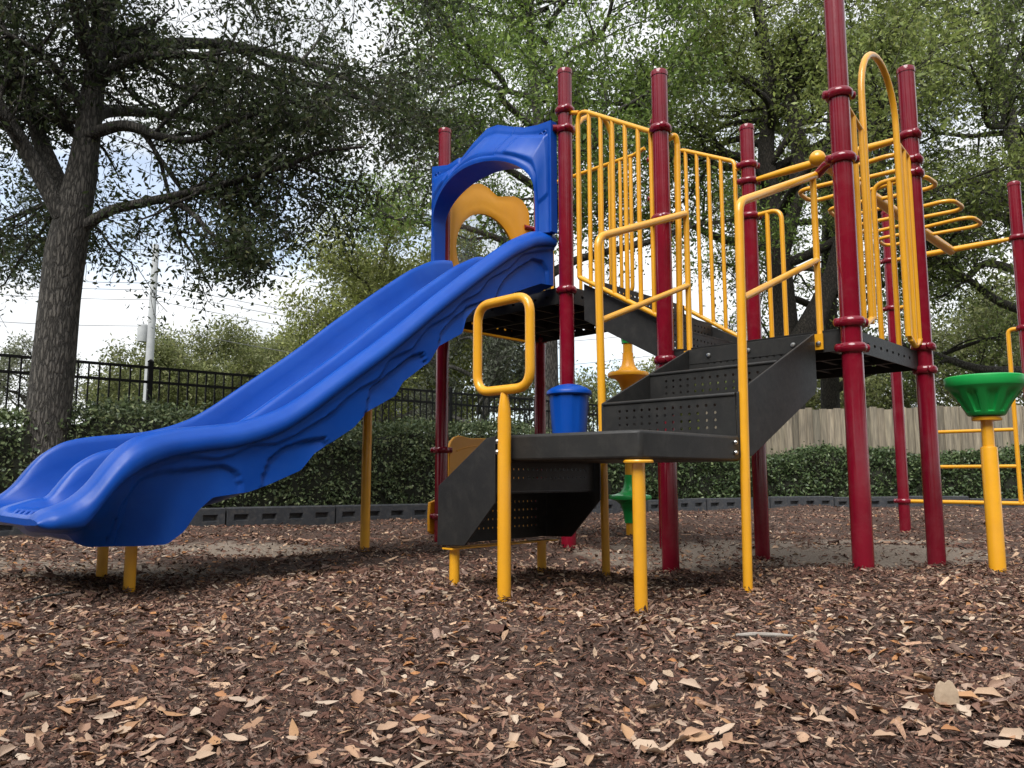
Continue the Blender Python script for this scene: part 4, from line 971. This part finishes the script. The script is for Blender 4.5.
# oak at the right edge
PAL_R = [(0.11, 0.149, 0.044), (0.164, 0.213, 0.062), (0.226, 0.28, 0.081), (0.296, 0.342, 0.11)]
rg = np.random.default_rng(14)
lim = [([(14.3, 20, -.1), (14.2, 20, 2.5), (14.0, 20, 6.5), (13.6, 20, 9.2), (13.2, 20, 12.5), (13.0, 20, 15)], .36, .1, [(10, 2.6, .9, .1), (7, 1.1, .8, 0), (5, .5, .8, 0)], .35),
       ([(14.0, 20, 6.6), (13.2, 19.6, 7.6), (12.2, 19.2, 7.5), (11.2, 19, 6.9), (10.2, 18.8, 6.6)], .16, .04, S4, .2)] + auto_limbs((13.8, 20), 2.8, 14.5, 22, 4.8, .3, rg, .15, spec=S4)
tree('dark green oak with long low limbs at the far right edge', lim, S4, 56000, .125, .2, PAL_R, [.3, .35, .25, .1], 'bark', 9)
rg = np.random.default_rng(24)
lim = [([(9.9, 24, -.1), (9.9, 24, 3), (10.1, 24, 8), (10.4, 24, 12), (11, 24, 17)], .34, .1, [(10, 2.6, .9, .1), (7, 1.1, .8, 0), (5, .5, .8, 0)], .35)] + auto_limbs((10, 24), 3.2, 16, 20, 5.0, .35, rg, .15, spec=S4)
tree('tall oak in the gap between the forked oak and the right edge oak', lim, S4, 32000, .15, .24, PAL_R, [.25, .35, .28, .12], 'bark_dark', 19)
# grey-limbed shrub tree behind the metal fence
PAL_G = [(0.126, 0.14, 0.098), (0.182, 0.203, 0.14), (0.07, 0.084, 0.049), (0.28, 0.294, 0.238)]
rg = np.random.default_rng(31)
lim = [([(-.9, 19.5, -.1), (-.85, 19.5, 1.2), (-.6, 19.4, 2.6), (-.3, 19.4, 4.4), (-.1, 19.5, 6.4)], .14, .05, [(9, 1.7, .9, .1), (6, .8, .8, 0), (4, .4, .8, 0)], .2)] + auto_limbs((-.85, 19.5), 1.3, 5.6, 10, 2.5, .35, rg, .08, spec=[(7, 1.2, .75, .1), (6, .7, .8, 0), (4, .4, .8, 0)])
tree('small tree with bare grey twigs seen under the blue slide', lim, S4, 20000, .10, .1, PAL_G, [.3, .25, .3, .15], 'bark_grey', 12, name='small_tree')
# yellow green tree between the slide and the sky
PAL_Y = [(0.145, 0.167, 0.043), (0.217, 0.246, 0.065), (0.29, 0.312, 0.102), (0.348, 0.348, 0.145)]
def far_tree(x, y, h, reach, label, pal, seed, nl=36000, ls=.2, name='background_tree', h0=.25, bark='bark', rise=.45):
    rg = np.random.default_rng(seed)
    sp = [(8, reach*.45, .8, .1), (6, reach*.24, .8, 0), (4, reach*.12, .8, 0)]
    lim = [([(x, y, -.1), (x+.1, y, h*.3), (x-.1, y, h*.6), (x+.1, y, h*.95)], h*.022, .04, sp, .4)]+auto_limbs((x, y), h*h0, h*.85, 11, reach, rise, rg, h*.012, spec=sp)
    return tree(label, lim, sp, nl, ls, reach*.075, pal, [.3, .35, .25, .1], bark, seed, name=name)
far_tree(-4.1, 24, 8.6, 3.4, 'yellow green tree rising behind the middle of the slide', PAL_Y, 41, 30000, .15)
far_tree(-2.9, 27, 9.5, 3.2, 'yellow green tree right behind the slide hood, lower and lighter than the oaks', PAL_Y, 52, 26000, .17)
PAL_F = [(0.128, 0.15, 0.053), (0.18, 0.203, 0.075), (0.24, 0.255, 0.105), (0.285, 0.285, 0.135)]
far_tree(-16.5, 40, 7.6, 4.4, 'rounded far tree just right of the utility pole', PAL_F, 61)
far_tree(-12.0, 42, 7.2, 4.2, 'far rounded tree directly behind the upper half of the slide chute', PAL_F, 62)
far_tree(-20.5, 44, 6.0, 4.2, 'low far tree left of the utility pole beside the oak trunk', PAL_F, 63)
far_tree(-8.6, 38, 6.0, 3.8, 'far low tree behind the blue slide near its top', PAL_Y, 64)
far_tree(-14.3, 46, 8.0, 4.4, 'far full crowned tree between the pole and the slide, behind the rounded ones', PAL_Y, 66)
far_tree(-6.2, 44, 7.8, 4.2, 'far leafy tree in the gap left of the slide hood', PAL_F, 67)
PAL_S = [(0.165, 0.18, 0.112), (0.225, 0.24, 0.15), (0.12, 0.135, 0.075), (0.285, 0.285, 0.21)]
far_tree(-27.5, 44, 8.4, 3.0, 'sparse tall far tree at the left picture edge', PAL_S, 65, 7000, .2, h0=.45)
far_tree(15, 40, 6.8, 4.4, 'pale far tree above the wooden fence', PAL_F, 71)
far_tree(10.5, 44, 6.2, 4.0, 'pale far tree above the wooden fence, left of the other', PAL_Y, 72)
far_tree(4.5, 38, 5.4, 3.2, 'far pale tree seen below the black upper stair', PAL_F, 73, 9000)
far_tree(22, 36, 9.0, 5.0, 'far green tree above the wooden fence at the right edge', PAL_F, 74)

# hedges -----------------------------------------------------------------
def hedge(label, x0, x1, off, width, height, nleaf, pal, seed, lsize=.05, wob=.05):
    rng = np.random.default_rng(seed); xs_ = np.arange(x0, x1, .12)
    c = np.c_[xs_, curb_y(xs_)+off]
    T = np.gradient(c, axis=0); T /= np.linalg.norm(T, axis=1)[:, None]; Nn = np.c_[-T[:, 1], T[:, 0]]
    root = empty('hedge', (c[0, 0], c[0, 1], 0)); tag(root, label, 'hedge'); b0 = np.array([c[0, 0], c[0, 1], 0])
    def hgt(u): return height*(1+wob*np.sin(u*1.7+seed)+wob*.7*np.sin(u*4.3+1))
    # uneven dark core added inside to block light through the leaves
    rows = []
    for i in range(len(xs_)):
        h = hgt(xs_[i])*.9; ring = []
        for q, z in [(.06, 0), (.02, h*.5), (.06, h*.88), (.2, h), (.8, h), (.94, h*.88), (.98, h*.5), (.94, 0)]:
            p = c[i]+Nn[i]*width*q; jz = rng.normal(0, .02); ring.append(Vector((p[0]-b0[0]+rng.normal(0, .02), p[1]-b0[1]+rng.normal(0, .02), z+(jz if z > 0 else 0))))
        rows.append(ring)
    mb = MB(); mb.grid(rows); mb.build('light_block_core', 'hedge_core', root)
    i = rng.integers(0, len(xs_), nleaf); h = hgt(xs_[i])
    face = rng.choice(3, nleaf, p=[.62, .30, .08]); u = rng.uniform(0, 1, nleaf)
    clump = .05*np.sin(xs_[i]*7+seed)*np.sin(u*9+xs_[i]*3)
    q = np.where(face == 0, rng.normal(.02, .05, nleaf)+clump, np.where(face == 1, u, 1+rng.normal(0, .04, nleaf)))
    z = np.where(face == 1, h*(1+rng.normal(0, .035, nleaf))+clump, np.maximum(.02, u*h*1.01))
    rnd = np.clip((z/h-.86)/.14, 0, 1); q = np.where(face == 0, q+.13*rnd**2, q)
    Pt = c[i]+Nn[i]*(q*width)[:, None]+T[i]*rng.uniform(-.08, .08, nleaf)[:, None]
    st = rng.uniform(0, 1, nleaf) < .03; z = np.where(st & (face == 1), z+np.abs(rng.normal(0, .07, nleaf)), z)
    Pt = Pt-Nn[i]*np.where(st & (face == 0), np.abs(rng.normal(0, .08, nleaf)), 0)[:, None]
    C = np.c_[Pt, z]-b0
    v, f, col = leaf_mesh(C, lsize, rng, pal, [.3, .35, .25, .1], .6, 0, (.4, .65))
    np_mesh('foliage', v, f, 'hedge', root, col=col)
M['hedge_core'] = painted('hedge light block', (.010, .012, .006), (.022, .024, .012), .9, 0, 14, .5)
PAL_H1 = [(0.076, 0.11, 0.051), (0.126, 0.169, 0.076), (0.186, 0.227, 0.105), (0.279, 0.312, 0.169)]
PAL_H2 = [(0.047, 0.075, 0.031), (0.072, 0.111, 0.044), (0.104, 0.146, 0.058), (0.156, 0.195, 0.091)]
hedge('long clipped dark hedge under the black metal fence, left of the maroon posts', -9.5, 1.2, .75, 1.0, 1.28, 60000, PAL_H1, 2, .055)
hedge('low bright green hedge in front of the wooden fence', 1.25, 16.5, .6, .9, 1.0, 52000, PAL_H2, 3, .07, .07)

# black metal fence ------------------------------------------------------
A_, B_ = np.array([-8.4, 6.95]), np.array([4.15, 17.5]); dl = np.linalg.norm(B_-A_); dv = (B_-A_)/dl
mf = empty('metal_fence', (A_[0], A_[1], 0), math.atan2(dv[1], dv[0])); tag(mf, 'black metal picket fence behind the left hedge', 'fence')
pn = 2.4; npan = int(dl/pn); FZ = 2.0
for i in range(npan):
    x0 = i*pn
    mb = MB(); mb.box((x0-.03, -.03, -.2), (x0+.03, .03, FZ+.05)); mb.lathe([(.042, FZ+.05), (.042, FZ+.065), (.01, FZ+.09)], (x0, 0, 0), 4); mb.build('post', 'fence_black', mf, smooth=False)
    mb = MB()
    for z in (FZ-.02, FZ-.21, .18): mb.box((x0+.03, -.018, z-.017), (x0+pn-.03, .018, z+.017))
    k = 20
    for j in range(1, k):
        xx = x0+pn*j/k; mb.box((xx-.0095, -.0095, .06), (xx+.0095, .0095, FZ-.03))
    mb.build('picket_panel', 'fence_black', mf, smooth=False)
# wooden fence -------------------------------------------------------------
WF = [(4.3, 17.4), (9.5, 16.2), (14.5, 15.9), (20, 15.9)]
wfr = empty('wooden_fence', (*WF[0], 0)); tag(wfr, 'weathered grey wooden board fence behind the low hedge', 'fence')
rw = np.random.default_rng(77)
for (ax, ay), (bx, by) in zip(WF, WF[1:]):
    a = np.array([ax, ay]); b_ = np.array([bx, by]); L = np.linalg.norm(b_-a); dv = (b_-a)/L; nv = np.array([-dv[1], dv[0]]); nb = int(math.ceil(L/.145))
    per = 17
    for s0 in range(0, nb, per):
        V_, F_, C_ = [], [], []
        for i in range(s0, min(nb, s0+per)):
            p = a+dv*(i*.145)-np.array(WF[0])+nv*(rw.normal(0, .004)+.009*(i % 2)); q = p+dv*.1445; h = 2.03+rw.normal(0, .018); th = nv*.02
            k = len(V_)
            pr = [p, q, q+th, p+th]
            V_ += [(*c_, 0.02) for c_ in pr]+[(*c_, h) for c_ in pr]
            F_ += [(k, k+1, k+5, k+4), (k+1, k+2, k+6, k+5), (k+2, k+3, k+7, k+6), (k+3, k, k+4, k+7), (k+4, k+5, k+6, k+7)]
            base = np.array([(.19, .165, .125), (.225, .195, .145), (.15, .135, .105), (.24, .205, .155)][rw.integers(0, 4)])*rw.uniform(.62, 1.2)
            C_ += [base]*8
        np_mesh('board_panel', np.array(V_), np.array(F_), 'boards', wfr, col=np.array(C_))
    mb = MB()
    for z in (.35, 1.1, 1.8):
        p = a-np.array(WF[0])+nv*.0205; q = b_-np.array(WF[0])+nv*.0205
        mb.prism([(*p, z-.045), (*q, z-.045), (*(q+nv*.04), z-.045), (*(p+nv*.04), z-.045)], (0, 0, .09))
    mb.build('back_rail', 'bark', wfr, smooth=False)

# utility pole and wires -----------------------------------------------------
up = empty('utility_pole', (-15.6, 33, 0)); tag(up, 'pale grey utility pole behind the black fence near the left oak', 'utility pole')
mb = MB(); mb.lathe([(.19, -.2), (.17, 5), (.135, 10.6), (.12, 10.65)], (0, 0, 0), 20); mb.build('pole', 'pole', up)
mb = MB(); mb.lathe([(.02, 6.32), (.2, 6.33), (.21, 6.4), (.21, 7.0), (.19, 7.06), (.03, 7.1), (.03, 7.22)], (-.34, -.05, 0), 18); mb.build('transformer', 'pole', up)
for k, (zl, zr, nm) in enumerate([(10.42, 10.2, 'highest'), (8.92, 7.9, 'second highest'), (8.62, 7.6, 'third highest'), (8.18, 7.1, 'fourth highest'), (7.02, 6.0, 'lowest')]):
    pts = []
    for u in np.linspace(0, 1, 25):
        x = -15.6+(-16 if k < 5 else 0)*u; pts.append((x, 33-2.5*u, zl-.9*math.sin(PI*u)*.6+1.5*u*.9))
    pts2 = [(-15.6+24*u, 33+6*u, zl-1.3*math.sin(PI*u)-.2*u) for u in np.linspace(0, 1, 25)]
    mb = MB(); mb.tube(pts[::-1]+pts2[1:], .013, 5); o = mb.build('power_line', 'wire')
    tag(o, '%s power line strung across the sky at the utility pole' % nm, 'power line', 'power lines at the utility pole')

# the wood behind the photographer (reflected in the glossy posts)
rg = np.random.default_rng(91); tb = TubeNP(7); CC = []
for i in range(34):
    a = R(82+196*i/33)+rg.normal(0, .04); dd = rg.uniform(13, 20); x, y = dd*math.sin(a)+1, dd*math.cos(a)+2; h = rg.uniform(7.5, 12.5)
    tb.add([(x, y, -.1), (x+.1, y, h*.4), (x, y+.1, h*.9)], [.2, .15, .04])
    c = rg.normal(0, 1, (1300, 3)); c /= np.linalg.norm(c, axis=1)[:, None]; c *= rg.uniform(.5, 1, (1300, 1))**.4
    CC.append(np.array([x, y, h*.62])+c*np.array([2.6, 2.6, h*.4])+rg.normal(0, .3, (1300, 3)))
v, f, c = leaf_mesh(np.vstack(CC), .55, rg, PAL_M, [.3, .35, .25, .1], .3, 0, (.5, .8))
wd = np_mesh('woods', v, f, 'leaf', col=c); tag(wd, 'mass of trees standing behind the photographer', 'woods', kind='stuff')
wt = np_mesh('trunks', np.vstack(tb.V), np.vstack(tb.F), 'bark', wd); tag(wt, kind='stuff')
